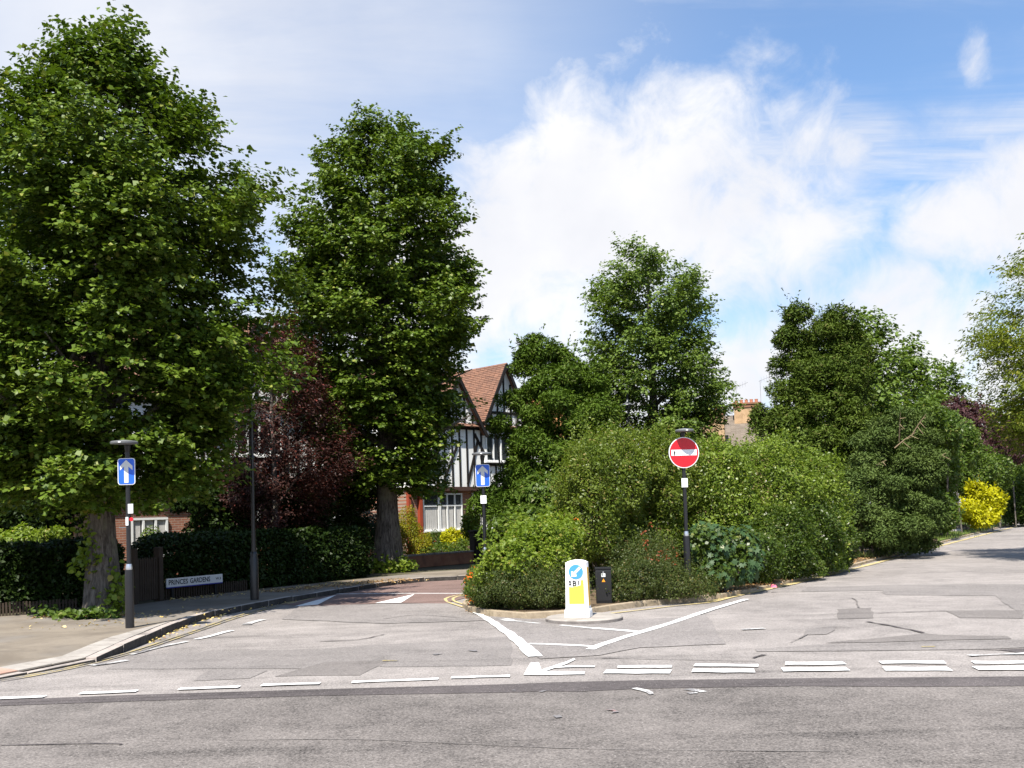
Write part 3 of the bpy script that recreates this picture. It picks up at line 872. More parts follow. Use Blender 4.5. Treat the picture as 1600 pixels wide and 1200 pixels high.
# ------------------------------------------------------------------ street trees
t1 = G(165, 958, KH)
crown_tree('lime_tree', 'tall leafy lime tree nearest at left with leaves sprouting from its trunk', 'tree', t1,
           [(2.3, 1.6, -.3), (3.0, 2.2, -.1), (4.0, 2.6, 0), (5.0, 2.85, .05), (6.0, 3.0, .05), (7.2, 3.05, .05), (8.2, 2.85, .1), (8.9, 2.3, .25), (9.5, 1.5, .2), (10.1, .9, .1), (10.8, .45, .08), (11.4, .1, .08)],
           5600, 41, .102, 'leaf_lime', .26, 101, hexa=False, lobes=.2, gap=-.40, group='lime street trees', spray=.5, plumes=70, aspect=1.0)
t2 = G(610, 893, KH)
crown_tree('lime_tree', 'tall lime tree in front of the black and white gabled house', 'tree', t2,
           [(2.7, 1.3, -.1), (3.4, 2.1, -.1), (4.4, 2.4, -.3), (5.8, 2.5, -.35), (7.3, 3.05, -.15), (9.4, 3.25, -.2), (10.8, 2.8, -.2), (11.7, 2.2, -.1), (12.6, 1.7, .05), (13.4, 1.2, 0), (14.0, .55, -.1)],
           5400, 38, .118, 'leaf_lime', .34, 202, hexa=False, aspect=1.0, lobes=.18, gap=-.45, group='lime street trees', spray=.55, plumes=64)
t3 = D(1022, 700, 42); t3.z = .09
crown_tree('lime_tree', 'rounded lime tree behind the big privet hedge near the chimneys', 'tree', t3,
           [(2.4, 1.8, .1), (3.2, 2.5, .2), (4.5, 3.0, .2), (6.0, 3.2, .1), (7.6, 3.15, .1), (9.2, 2.85, .05), (10.6, 2.6, .0), (11.6, 2.1, .0), (12.2, 1.5, -.05), (12.8, .7, -.1)],
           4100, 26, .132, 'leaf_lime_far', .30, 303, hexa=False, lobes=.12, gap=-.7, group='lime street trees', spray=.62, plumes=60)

# suckers and ivy on the first trunk, sprouts at the second
def sprout(parent, pts, n, size, material, rad, seed, name='trunk_shoots', hexa=True):
    rg = np.random.default_rng(seed); c = np.array(pts)[rg.integers(0, len(pts), n)]
    p = c + rg.normal(size=(n, 3)) * np.array(rad); p[:, 2] = np.maximum(p[:, 2], .03)
    return leaves(name, p, rg.normal(size=(n, 3)) * .6 + np.array([.1, -.6, .6]), size, material, parent, .85, hexa)


lt1 = bpy.data.objects['lime_tree']; lt2 = bpy.data.objects['lime_tree.001']
sprout(lt1, [(.28, -.3, .15), (.32, -.28, .4), (.3, -.25, .62), (.2, -.3, .25), (-.1, -.3, 1.0), (-.2, -.3, 1.2), (-.28, -.3, .85), (-.3, -.2, 1.5), (-.2, -.3, 1.9), (0, -.35, 2.2), (-.4, -.3, 2.3), (.3, -.3, 2.4)], 520, .11, 'leaf_bramble', (.13, .1, .14), 5)
sprout(lt2, [(-.4, -.4, .2), (-.1, -.5, .25), (.3, -.45, .2), (.5, -.4, .25), (.1, -.5, .1), (.45, -.4, .1), (-.5, -.4, .1)], 520, .12, 'leaf_bramble', (.16, .12, .12), 6)



def BL(l):
    """masses given as (px, py, distance, half-width px, half-depth m, half-height px[, turn])"""
    o = []
    for b in l:
        c = D(b[0], b[1], b[2]); s = scale_at(b[2]); o.append((c.x, c.y, c.z, b[3] * s, b[4], b[5] * s) + tuple(b[6:]))
    return o


# ------------------------------------------------------------------ hedges, shrubs, conifers
def box_hedge(label, a, b, h, w, n, seed):
    a = Vector(a); b = Vector(b); d = b - a; L = d.length; ang = math.atan2(d.y, d.x); k = max(1, round(L / 1.6)); bl = []
    for i in range(k):
        c = a.lerp(b, (i + .5) / k); bl.append((c.x, c.y, KH + h / 2 - .05, L / k * .56, w / 2, h / 2 + random.uniform(-.04, .04), ang))
    return bush('clipped_hedge', label, 'hedge', bl, n, .10, 'leaf_box', seed, p=5, depth=.45, amp=.05, freq=3, group='clipped front garden hedges', stems=k, aspect=.6)


hd = lambda x, y, o=.85: (lambda v: (v.x - o * .84, v.y + o * .5, 0))(G(x, y, KH))
box_hedge('dark clipped hedge behind the street name plate and lamp post', hd(262, 937), hd(600, 901), 1.45, 1.0, 42000, 31)
box_hedge('dark clipped hedge at the far left behind the big lime trunk', hd(-150, 972), hd(222, 943), 1.40, 1.0, 36000, 32)

bush('privet_hedge', 'tall loose privet hedge with brownish shoots left of the no entry sign', 'hedge',
     BL([(918, 790, 21.4, 46, .9, 88), (965, 760, 22.4, 66, 1.2, 84), (1030, 756, 23.0, 56, 1.3, 84), (950, 845, 22.3, 60, .9, 80), (1030, 850, 22.9, 60, .9, 78)]), 72000, .072, 'leaf_privet_olive', 41,
     depth=.28, amp=.24, freq=2.1, sprigs=1700, sprig_len=.5, zmin=.09, aspect=.5, stems=5)
bush('privet_hedge', 'broad sunlit privet hedge right of the no entry sign', 'hedge',
     BL([(1120, 768, 23.4, 66, 1.3, 82), (1195, 770, 24.4, 76, 1.4, 88), (1272, 782, 25.8, 52, 1.1, 90), (1110, 850, 22.9, 60, .9, 74), (1190, 850, 23.8, 60, .9, 74), (1265, 850, 25.2, 44, .9, 66)]), 76000, .077, 'leaf_privet', 47,
     depth=.28, amp=.24, freq=2.1, sprigs=1200, sprig_len=.36, zmin=.09, aspect=.58, stems=6)
bush('laurel_bush', 'glossy dark green laurel bush at the kerb right of the big hedge', 'bush',
     BL([(1215, 850, 22.8, 55, .8, 62), (1265, 840, 24.4, 50, .9, 70), (1300, 845, 25.8, 38, .8, 55), (1180, 870, 21.5, 35, .6, 42), (1245, 885, 23.2, 40, .5, 28)]), 42000, .075, 'leaf_laurel', 42,
     depth=.25, amp=.14, freq=3, sprigs=350, sprig_len=.35, zmin=.09, aspect=.5, flowers=[('blossom', 'petal_white', 26, .05, None)])
bush('bramble_mound', 'bright green bramble mound left of the keep left bollard', 'bush',
     BL([(845, 862, 18.4, 46, .8, 42), (805, 880, 18.0, 46, .8, 40), (872, 840, 19.4, 34, .7, 34), (822, 846, 19.2, 34, .6, 26), (770, 903, 17.9, 28, .5, 32), (860, 890, 17.9, 30, .6, 34)]), 30000, .068, 'leaf_bramble', 43,
     depth=.3, amp=.12, freq=3.5, sprigs=420, sprig_len=.3, zmin=.09, aspect=.7, tup=-.3, flowers=[('yellow_leaves', 'petal_orange', 14, .05, None)])
bush('cotoneaster_shrub', 'low dull green cotoneaster sprawling over the kerb left of the bollard', 'shrub',
     BL([(800, 922, 17.5, 48, .55, 32), (850, 925, 17.3, 40, .5, 30), (765, 932, 17.5, 26, .4, 20), (880, 932, 17.4, 30, .5, 22)]), 24000, .042, 'leaf_cotoneaster', 44,
     depth=.3, amp=.1, freq=5, sprigs=900, sprig_len=.30, zmin=.09, aspect=.5, tup=-.5)
bush('cotoneaster_shrub', 'arching cotoneaster right of the black cabinet below the hedge', 'shrub',
     BL([(1005, 905, 18.6, 50, .6, 38), (1050, 918, 18.5, 35, .5, 24), (975, 925, 18.2, 25, .4, 20), (1090, 925, 18.6, 22, .4, 16), (1015, 875, 19.3, 40, .5, 28)]), 24000, .042, 'leaf_cotoneaster', 45,
     depth=.3, amp=.12, freq=5, sprigs=900, sprig_len=.34, zmin=.09, aspect=.5, tup=-.4,
     flowers=[('red_leaves', 'leaf_red', 46, .06, lambda q: (np.abs(q[:, 0] - D(1030, 880, 19).x) < .32) & (q[:, 2] > .65))])
bush('montbretia_clump', 'clump of orange flowers at the left tip of the island', 'flowers',
     BL([(744, 912, 18.6, 16, .3, 26), (738, 930, 18.2, 13, .25, 14), (757, 928, 18.0, 16, .3, 20)]), 4200, .16, 'leaf_shrub', 46,
     depth=.6, amp=.05, zmin=.09, aspect=.10, up=.1, tup=1.2, trand=.35, flowers=[('orange_flowers', 'petal_orange', 60, .05, lambda q: q[:, 0] < D(748, 912, 18.4).x)])

# broad-leaved climber on the no entry post: every leaf its own piece
iv = thing('large_leaved_shrub', 'shrub with big lobed leaves just right of the no entry post', 'shrub', (D(1135, 915, 19.4).x, 19.4, .09))
lm = MB()
star = [(0, 0), (.28, -.10), (.20, .16), (.52, .22), (.28, .42), (.34, .72), (.10, .62), (0, 1.0), (-.10, .62), (-.34, .72), (-.28, .42), (-.52, .22), (-.20, .16), (-.28, -.10)]
lm.add([(x, z, .06 * abs(x) * (1 if True else 0) - .10 * z * z) for x, z in star], [tuple(range(len(star)))])
lme = lm.mesh('leaf', 'leaf_ivy')
rg = np.random.default_rng(77); ivb = BL([(1110, 850, 19.5, 35, .35, 38), (1150, 865, 19.8, 40, .4, 45), (1120, 895, 19.3, 30, .3, 25), (1175, 850, 20.0, 20, .3, 28), (1095, 840, 19.3, 18, .2, 20)])
q, o = blob_points(ivb, 520, depth=.3, amp=.05, seed=9, zmin=.15)
fr = o[:, 1] < .35; q = q[fr][:250]; o = o[fr][:250]
for pt, nn in zip(q, o):
    ob = link('leaf', lme, iv); nv_ = Vector(nn) * .8 + Vector((0, -.4, .45)) + Vector(rg.normal(size=3)) * .28
    ob.rotation_euler = (nv_.to_track_quat('Z', 'Y') @ Matrix.Rotation(rg.uniform(-.9, .9) + math.pi, 4, 'Z').to_quaternion()).to_euler()
    ob.location = (pt[0] - iv.location.x, pt[1] - iv.location.y, pt[2] - .09); s = rg.uniform(.10, .19); ob.scale = (s, s, s)
mm = MB()
for b in ivb:
    mm.tube([(0, .1, 0), ((b[0] - iv.location.x) * .6, .15, (b[2] - .09) * .6), (b[0] - iv.location.x, b[1] - iv.location.y, b[2] - .09 + b[5] * .5)], [.02, .014, .006], 6)
mm.build('stems', 'bark', iv, True)['kind'] = 'stuff'
q2, o2 = blob_points(ivb, 2600, depth=.7, amp=.05, seed=10, zmin=.12)
leaves('inner_leaves', q2 - np.array(iv.location), o2 * .6 + np.array([0, -.3, .6]) + rg.normal(size=q2.shape) * .5, .09, 'leaf_laurel', iv, .8)

CON = dict(depth=.5, amp=.07, freq=5, aspect=.32, up=.7, out=.6, rnd=.5, tup=.45, trand=.5, zmin=.09, ov=.55)
bush('yew_tree', 'ragged dark green conifer between the gabled house and the round lime', 'tree',
     pads(BL([(848, 545, 33, 30, .7, 24), (815, 570, 33, 16, .5, 16), (885, 565, 33.2, 22, .6, 24), (905, 600, 33.3, 30, .8, 26), (860, 602, 32.6, 38, 1.0, 32), (808, 632, 32.4, 16, .6, 14), (778, 668, 32, 18, .5, 10), (930, 640, 33, 40, 1, 30),
         (872, 652, 32, 48, 1.3, 34), (820, 688, 31.8, 30, .9, 22), (940, 690, 32.6, 46, 1, 34), (840, 720, 31.4, 50, 1.2, 34), (905, 745, 31.4, 56, 1.3, 46), (806, 750, 31.2, 22, .8, 24), (850, 790, 31, 56, 1.2, 48), (800, 800, 30.5, 30, .8, 36), (760, 790, 30.5, 16, .5, 20)]), 151, rad=(.24, .5), flat_=.6),
     92000, .145, 'leaf_yew', 51, stems=17, sprigs=400, sprig_len=.45, **CON)
bush('chestnut_sapling', 'pale leaved sapling in front of the dark yew', 'shrub',
     BL([(845, 770, 28, 34, .6, 26), (865, 795, 27.5, 34, .6, 30), (825, 815, 27, 36, .6, 28), (790, 835, 26, 30, .6, 24)]), 6500, .17, 'leaf_shrub', 52, depth=.5, amp=.15, freq=4, zmin=.09, aspect=.45, tup=-.2)
bush('cypress_tree', 'tall dark conifer with a broken twin top right of the chimneys', 'tree',
     pads(BL([(1236, 497, 37, 17, .5, 16), (1224, 522, 37, 12, .4, 12), (1304, 496, 37, 20, .6, 26), (1285, 545, 37, 40, 1, 36), (1245, 560, 37, 32, .8, 36), (1325, 560, 37, 36, .9, 44), (1280, 600, 36.5, 60, 1.4, 40), (1335, 620, 36.8, 34, 1, 50),
         (1240, 630, 36.2, 36, 1, 36), (1290, 660, 35.8, 60, 1.4, 46), (1225, 670, 35.6, 32, .9, 30), (1180, 655, 37, 12, .4, 18), (1340, 690, 35.5, 40, 1.1, 50), (1270, 720, 35, 70, 1.3, 50)]), 153, rad=(.22, .48), flat_=.7),
     84000, .155, 'leaf_cypress', 53, stems=14, sprigs=500, sprig_len=.6, **CON)
sp = bush('blue_spruce', 'bluish spruce with bare broken branches near the yellow bush', 'tree',
          pads(BL([(1400, 670, 33, 40, .9, 28), (1430, 690, 33.5, 32, .9, 40), (1365, 710, 32.6, 34, .9, 40), (1420, 740, 32.4, 50, 1.2, 46), (1375, 780, 31.6, 44, 1.1, 50), (1422, 790, 32.2, 40, 1.2, 50), (1350, 825, 30.5, 34, .8, 34), (1400, 830, 31, 48, 1.0, 34), (1430, 830, 32.2, 30, .8, 28), (1330, 780, 30.5, 26, .8, 50)]), 154, rad=(.26, .50), per=3.2),
          80000, .12, 'leaf_spruce', 54, stems=10, **CON)
for a, b in [((1405, 690), (1407, 645)), ((1425, 680), (1447, 647)), ((1398, 700), (1430, 676)), ((1358, 735), (1385, 719)), ((1448, 726), (1478, 708))]:
    A, B_ = D(*a, 31.7), D(*b, 31.2); A = A - sp.location; B_ = B_ - sp.location
    m = MB(); m.tube([A, A.lerp(B_, .5) + Vector((0, 0, .03)), B_], [.024, .018, .007], 6)
    for k in (.4, .6, .8):
        c = A.lerp(B_, k); m.tube([c, c + Vector((random.uniform(.05, .25), -.1, random.uniform(-.25, .05)))], [.012, .005], 5)
    m.build('bare_branch', 'dead_wood', sp, True)
bush('golden_shrub', 'vivid yellow leaved shrub beside the right hand road', 'bush',
     BL([(1518, 800, 54, 20, .7, 15), (1542, 788, 54.5, 19, .8, 24), (1530, 772, 54.5, 13, .6, 17), (1554, 801, 54, 12, .5, 15), (1503, 806, 53.5, 10, .4, 9), (1535, 810, 53.3, 24, .5, 11)]), 9000, .20, 'leaf_gold', 55, depth=.4, amp=.2, freq=3, sprigs=160, sprig_len=.5, zmin=.1, aspect=.5)
bush('round_shrub', 'dark green shrubs bank between the spruce and the yellow bush', 'bush',
     BL([(1465, 735, 46, 32, 1.4, 42), (1500, 700, 50, 30, 1.4, 40), (1470, 680, 44, 26, 1.2, 40), (1530, 740, 56, 44, 1.5, 40), (1465, 795, 45, 24, 1.2, 34), (1450, 660, 42, 22, 1, 30)]), 30000, .16, 'leaf_shrub', 56, depth=.35, amp=.25, freq=2.5, zmin=.1)
bush('round_shrub', 'green shrubs beyond the yellow bush at the right edge', 'bush',
     BL([(1580, 780, 66, 24, 1.6, 32), (1560, 750, 68, 26, 1.6, 36), (1600, 770, 64, 26, 1.6, 40), (1640, 770, 66, 36, 1.6, 40), (1610, 720, 70, 40, 1.8, 40), (1590, 800, 64, 26, 1.2, 18), (1630, 795, 62, 30, 1.2, 22)]), 22000, .20, 'leaf_shrub', 57, depth=.35, amp=.3, freq=2, zmin=.1)
bush('purple_plum', 'dull purple leaved tree in the right background', 'tree',
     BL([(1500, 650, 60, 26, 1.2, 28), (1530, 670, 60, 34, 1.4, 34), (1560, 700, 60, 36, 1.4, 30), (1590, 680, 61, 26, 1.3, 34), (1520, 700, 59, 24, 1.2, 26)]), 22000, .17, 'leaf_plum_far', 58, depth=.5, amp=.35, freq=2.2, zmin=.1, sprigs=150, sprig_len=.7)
pt_ = D(425, 700, 27); pt_.z = KH
crown_tree('plum_tree', 'dark red purple leaved plum tree behind the lamp post', 'tree', pt_,
           [(1.3, 1.1), (2.2, 1.7), (3.4, 1.95), (4.6, 1.85), (5.6, 1.45), (6.4, .85), (7.0, .35)], 3000, 20, .09, 'leaf_plum', .11, 404, hexa=False, lobes=.2, gap=-.3, spray=.5, droop=-.5, aspect=.55, inner=.9)
for px, top, d, r, sd_, lb in [(1362, 493, 46, 1.75, 601, 'leafy tree rising just right of the twin topped conifer'), (1420, 532, 55, 1.7, 602, 'smaller leafy tree, middle of three stepping down to the right'), (1470, 565, 64, 2.0, 603, 'low round leafy tree, last of three stepping down to the right')]:
    c = D(px, 700, d); c.z = .09; h = D(px, top, d).z
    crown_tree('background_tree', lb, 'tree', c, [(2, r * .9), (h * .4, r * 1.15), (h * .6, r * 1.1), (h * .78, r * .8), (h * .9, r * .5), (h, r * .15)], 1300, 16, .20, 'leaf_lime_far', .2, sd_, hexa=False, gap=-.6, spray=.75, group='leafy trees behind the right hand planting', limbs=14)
rt = Vector((17.0, 27.6, KH))
crown_tree('ash_tree', 'light green tree at the right edge with open hanging branches', 'tree', rt,
           [(3.2, 1.6, -1.6), (4.2, 3.0, -.8), (5.4, 3.7, -.5), (6.5, 3.7, -.4), (7.6, 3.2, -.3), (8.6, 2.3, -.2), (9.5, 1.0, 0)], 4600, 28, .125, 'leaf_ash', .22, 505, hexa=False, lobes=.25, gap=-.12, spray=.6, aspect=.4, inner=.8, droop=.5, lobef=1.3)
fr_ = D(1640, 700, 75); fr_.z = 0
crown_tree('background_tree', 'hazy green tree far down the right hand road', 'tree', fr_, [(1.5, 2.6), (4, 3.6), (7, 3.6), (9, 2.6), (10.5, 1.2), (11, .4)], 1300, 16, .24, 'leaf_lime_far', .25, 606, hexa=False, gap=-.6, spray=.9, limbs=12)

# front gardens on the left
bush('garden_shrub', 'sunlit light green shrub above the hedge at far left', 'shrub', BL([(45, 850, 22.5, 34, .5, 28), (75, 845, 22.8, 24, .5, 22), (20, 860, 22.4, 28, .5, 24)]), 5200, .10, 'leaf_bramble', 61, depth=.5, amp=.15, freq=4, zmin=KH)
bush('garden_shrub', 'small leafy plant beside the brick wall behind the first sign', 'shrub', BL([(236, 850, 27.5, 12, .3, 26), (222, 884, 24, 11, .3, 14)]), 1800, .09, 'leaf_shrub', 62, depth=.6, amp=.1, zmin=KH)
bush('golden_conifer', 'upright yellow green conifer beside the second lime trunk', 'shrub', BL([(640, 848, 40.8, 22, .5, 40), (638, 823, 40.8, 15, .4, 30), (662, 862, 40.4, 20, .4, 26)]), 9000, .09, 'leaf_goldcone', 63, depth=.4, amp=.1, freq=5, zmin=KH, aspect=.3, tup=1.0, trand=.4)
bush('golden_conifer', 'bright yellow rounded bush below the bay window', 'shrub', BL([(703, 846, 41.4, 14, .35, 20), (722, 843, 41.8, 12, .35, 16)]), 4500, .10, 'leaf_gold', 64, depth=.4, amp=.1, freq=5, zmin=KH)
bush('garden_flowers', 'low green plants with red flowers behind the garden wall', 'flowers', BL([(690, 862, 40.3, 36, .4, 14), (735, 858, 41, 22, .4, 20), (680, 848, 41.5, 14, .3, 18)]), 5000, .11, 'leaf_shrub', 65, depth=.5, amp=.08, zmin=KH, aspect=.3,
     flowers=[('red_flowers', 'petal_orange', 24, .06, None)])
bush('rose_bush', 'pink flowered bush beside the dark gate pier', 'shrub', BL([(752, 845, 35.5, 11, .3, 22), (737, 818, 37.5, 14, .4, 20)]), 2600, .12, 'leaf_bramble', 66, depth=.6, amp=.1, zmin=KH, flowers=[('pink_flowers', 'petal_pink', 14, .08, None)])
bush('garden_shrub', 'dark garden shrub left of the golden conifer under the lime', 'shrub', BL([(560, 830, 34.5, 45, .8, 30), (500, 835, 33.5, 50, .8, 26)]), 7000, .12, 'leaf_box', 67, depth=.5, amp=.15, zmin=KH)

bush('garden_shrub', 'tall dark evergreen in the garden left of the big lime trunk', 'shrub', pads(BL([(20, 800, 25.5, 60, .9, 60), (90, 800, 25.5, 50, .9, 50), (120, 770, 26, 40, .8, 40), (-40, 790, 25, 50, .9, 70), (60, 750, 26, 60, .8, 40)]), 161), 30000, .14, 'leaf_box', 68, depth=.5, amp=.1, zmin=KH)
bush('garden_shrub', 'dark evergreen shrub behind the hedge left of the lamp post', 'shrub', pads(BL([(325, 800, 26.5, 40, .7, 50), (365, 790, 27.5, 34, .7, 60), (310, 765, 27, 30, .6, 30)]), 162), 16000, .13, 'leaf_box', 69, depth=.5, amp=.1, zmin=KH)
bush('garden_shrub', 'dark evergreen shrub behind the hedge right of the lamp post', 'shrub', pads(BL([(440, 800, 28.5, 36, .7, 40), (480, 785, 29, 30, .6, 46), (540, 780, 31, 44, .7, 36)]), 163), 16000, .13, 'leaf_box', 70, depth=.5, amp=.1, zmin=KH)

# ------------------------------------------------------------------ houses


def tile_slope(mb, e0, e1, r1, r0, course=.16, width=.28, thick=.025):
    """tile courses on the slope e0-e1 (eaves) up to r0-r1 (ridge)"""
    e0, e1, r0, r1 = map(Vector, (e0, e1, r0, r1)); nrm = (e1 - e0).cross(r0 - e0).normalized()
    n = max(2, int((r0 - e0).length / course))
    for i in range(n):
        a = e0.lerp(r0, i / n); b = e1.lerp(r1, i / n); c = e1.lerp(r1, min(1, (i + 1.15) / n)); d = e0.lerp(r0, min(1, (i + 1.15) / n))
        L = (b - a).length; k = max(1, int(L / width))
        for j in range(k):
            g = .006 / max(L / k, .02); s0, s1 = (j + g) / k, (j + 1 - g) / k; u = nrm * (thick + random.uniform(-.005, .008)); lo = nrm * .004
            v = [a.lerp(b, s0) + u, a.lerp(b, s1) + u, d.lerp(c, s1) + lo, d.lerp(c, s0) + lo, a.lerp(b, s0), a.lerp(b, s1)]
            mb.add(v, [(0, 1, 2, 3), (4, 5, 1, 0)])
    return mb


def window(parent, x0, x1, z0, z1, y, cols, rows=1, split=None, fw_=.07, curtain=True):
    w = MB()
    w.box(x0, x1, y - .06, y + .03, z0, z0 + fw_); w.box(x0, x1, y - .06, y + .03, z1 - fw_, z1)
    xs = [x0 + (x1 - x0) * i / cols for i in range(cols + 1)]
    for i, x in enumerate(xs):
        xx = min(max(x, x0 + fw_ / 2), x1 - fw_ / 2); w.box(xx - fw_ / 2, xx + fw_ / 2, y - .055, y + .028, z0 + fw_, z1 - fw_)
    zt = [z0 + fw_]
    if split: w.box(x0 + fw_, x1 - fw_, y - .05, y + .026, split - fw_ / 2, split + fw_ / 2)
    f = w.build('window_frame', 'white_frame', parent)
    for i in range(cols):
        for a, b in ([(z0 + fw_, split - fw_ / 2), (split + fw_ / 2, z1 - fw_)] if split else [(z0 + fw_, z1 - fw_)]):
            MB().box(xs[i] + fw_ / 2, xs[i + 1] - fw_ / 2, y, y + .012, a, b).build('pane', 'glass', f)
        if curtain:
            c = MB(); n = 14; xa, xb = xs[i] + fw_, xs[i] + fw_ + (xs[i + 1] - xs[i] - 2 * fw_) * .95; zb = (split or z1) - fw_
            pts = [(xa + (xb - xa) * k / n, y - .004 - .008 * (k % 2)) for k in range(n + 1)]
            vs = [(px, py, z0 + fw_) for px, py in pts] + [(px, py, zb) for px, py in pts]
            c.add(vs, [(k, k + 1, n + 2 + k, n + 1 + k) for k in range(n)]); c.build('net_curtain', 'curtain', f)
    MB().box(x0 - .06, x1 + .06, y - .12, y + .03, z0 - .06, z0 - .002).build('window_sill', 'white_frame', f)
    return f


def tudor_house(label, loc, rz, L, gables, ground_windows, upper_windows, roof, ridge=9.0, eave=5.7, group=None, extra=None, depth=8, doors=()):
    h = thing('terraced_house', label, 'house', loc, rz, group)
    MB().box(0, L, 0, depth, 0, 2.9).build('lower_wall', 'brick', h)
    MB().box(0, L, -.22, depth - .01, 3.08, eave + .05).build('upper_wall', 'white_render', h)
    MB().box(-.03, L + .03, -.27, .4, 2.9, 3.08).build('floor_beam', 'beam_brown', h)
    yb = -.235
    def stud(a, b, w=.085): MB().bar((a[0], yb, a[1]), (b[0], yb, b[1]), w, .05).build('timber_stud', 'timber_black', h)
    x = .06; k = 0
    while x < L:
        inw = [w for w in upper_windows if w[0] - .05 < x < w[1] + .05]
        zt = eave - .05
        if inw: stud((x, 3.09), (x, inw[0][2] - .2))
        else: stud((x, 3.09), (x, zt))
        if L > 10 and k % 4 == 1 and x + .9 < L and not inw: stud((x + .02, 3.15), (x + .8, 4.7), .10)
        x += .45; k += 1
    MB().box(0, L, -.262, -.2, eave - .12, eave + .03).build('eaves_beam', 'timber_black', h)
    for w in upper_windows:
        MB().box(w[0] - .1, w[1] + .1, -.27, -.2, w[2] - .2, w[2] - .07).build('timber_rail', 'timber_black', h)
        window(h, w[0], w[1], w[2], w[3], -.25, w[4], curtain=False)
    for w in ground_windows: window(h, w[0], w[1], w[2], w[3], -.03, w[4], split=w[5])
    for d_ in doors:
        dr = MB().box(d_[0], d_[1], -.05, .02, KH, 2.2).build('front_door', 'gate_wood', h)
        MB().box(d_[1] - .16, d_[1] - .12, -.09, -.05, 1.0, 1.1).build('door_handle', 'silver', dr)
    yr = depth / 2; rf = MB()
    sl_ = lambda z: -.5 + (yr + .5) * (z - eave) / (ridge - eave)          # y on the front slope at height z
    tile_slope(rf, (-.15, -.5, eave), (L + .15, -.5, eave), (L + .15, yr, ridge), (-.15, yr, ridge))
    rb = rf.build('roof_tiles', roof, h); rb['kind'] = 'stuff'
    rm = MB().add([(-.15, -.48, eave - .02), (L + .15, -.48, eave - .02), (L + .15, yr, ridge - .02), (-.15, yr, ridge - .02), (L + .15, depth + .4, eave - .02), (-.15, depth + .4, eave - .02)], [(0, 1, 2, 3), (3, 2, 4, 5)])
    rm.add([(0, -.2, eave), (0, depth, eave), (0, yr, ridge - .1), (L, -.2, eave), (L, depth, eave), (L, yr, ridge - .1)], [(0, 1, 2), (3, 5, 4)])
    rm.build('roof_deck', roof, h)
    MB().tube([(-.16, yr, ridge + .02), (L + .16, yr, ridge + .02)], .09, 8).build('ridge_tiles', roof, h, True)
    for gx, gz, foot, half in gables:
        g = MB().add([(gx - half, -.30, eave - .02), (gx + half, -.30, eave - .02), (gx + half, -.30, foot), (gx, -.30, gz), (gx - half, -.30, foot), (gx - half, .3, eave - .02), (gx + half, .3, eave - .02), (gx + half, .3, foot), (gx, .3, gz), (gx - half, .3, foot)],
                     [(0, 1, 2, 3, 4), (1, 6, 7, 2), (0, 4, 9, 5), (2, 7, 8, 3), (3, 8, 9, 4)]).build('gable_wall', 'white_render', h)
        n = 5
        for k in range(-n // 2 + 1, n // 2 + 1):
            xx = gx + k * half * .36; zt = gz - abs(xx - gx) * (gz - foot) / half - .12
            if zt > eave + .15: MB().bar((xx, -.315, eave + .05), (xx, -.315, zt), .09, .05).build('timber_stud', 'timber_black', g)
        MB().box(gx - half, gx + half, -.345, -.29, foot - .12, foot).build('timber_rail', 'timber_black', g)
        yb_ = min(yr, sl_(gz)); ov = .28; fy = -.62
        for s in (-1, 1):
            ex = gx + s * (half + ov); ez = foot - ov * (gz - foot) / half; ye = max(-.3, sl_(max(ez, eave)))
            m_ = MB()
            if s < 0: tile_slope(m_, (ex, ye + .3, ez), (ex, fy, ez), (gx, fy, gz + .05), (gx, yb_, gz + .05))
            else: tile_slope(m_, (ex, fy, ez), (ex, ye + .3, ez), (gx, yb_, gz + .05), (gx, fy, gz + .05))
            o_ = m_.build('gable_tiles', roof, h); o_['kind'] = 'stuff'
            MB().add([(ex, fy + .02, ez - .03), (ex, ye + .3, ez - .03), (gx, yb_, gz + .02), (gx, fy + .02, gz + .02)], [(0, 1, 2, 3)]).build('gable_deck', roof, h)
            MB().bar((ex, fy + .03, ez - .10), (gx, fy + .03, gz - .05), .16, .05).build('bargeboard', 'timber_black', h)
    if extra: extra(h)
    return h


def right_extra(h):
    MB().box(.42, .58, -.16, .0, 0, 2.9).build('door_post', 'red_trim', h)
    MB().box(-.2, -.06, -.16, .0, 0, 2.9).build('door_post', 'red_trim', h)
    for a, b in [((1.7, 3.2), (2.6, 4.9)), ((3.2, 3.2), (3.9, 5.2)), ((4.3, 4.6), (3.7, 5.5))]:
        MB().bar((a[0], -.24, a[1]), (b[0], -.24, b[1]), .12, .05).build('timber_brace', 'timber_black', h)


tudor_house('black and white timbered house with steep red tiled gables', (-4.45, 43, 0), R(45), 7.0, [(2.55, 8.0, 5.9, 1.35), (5.58, 8.85, 6.6, 1.2)],
            [(.66, 1.6, 1.15, 2.8, 1, 2.25), (1.62, 2.98, 1.15, 2.8, 3, 2.25), (3.6, 4.9, 1.15, 2.8, 2, 2.25), (5.2, 6.4, 1.15, 2.8, 2, 2.25)], [(4.35, 6.3, 4.25, 5.5, 4), (.6, 1.6, 4.25, 5.4, 2)],
            'tile_red', ridge=8.9, eave=5.8, extra=right_extra)
tudor_house('long timbered terrace with brick ground floor half hidden behind the limes', (-16.3, 26.3, 0), R(45), 15.5, [(3.0, 8.6, 5.9, 1.7), (10.6, 8.6, 5.9, 1.8)],
            [(1.0, 2.4, .9, 2.2, 3, 1.7), (6.3, 7.5, .8, 2.0, 3, None), (9.0, 10.8, .9, 2.3, 4, 1.8), (12.2, 14.6, .9, 2.35, 5, 1.85)], [(2.2, 3.8, 4.0, 5.2, 3), (6.3, 7.5, 4.0, 5.2, 3), (9.8, 11.6, 4.0, 5.3, 4)],
            'tile_red', doors=[(4.6, 5.6)])
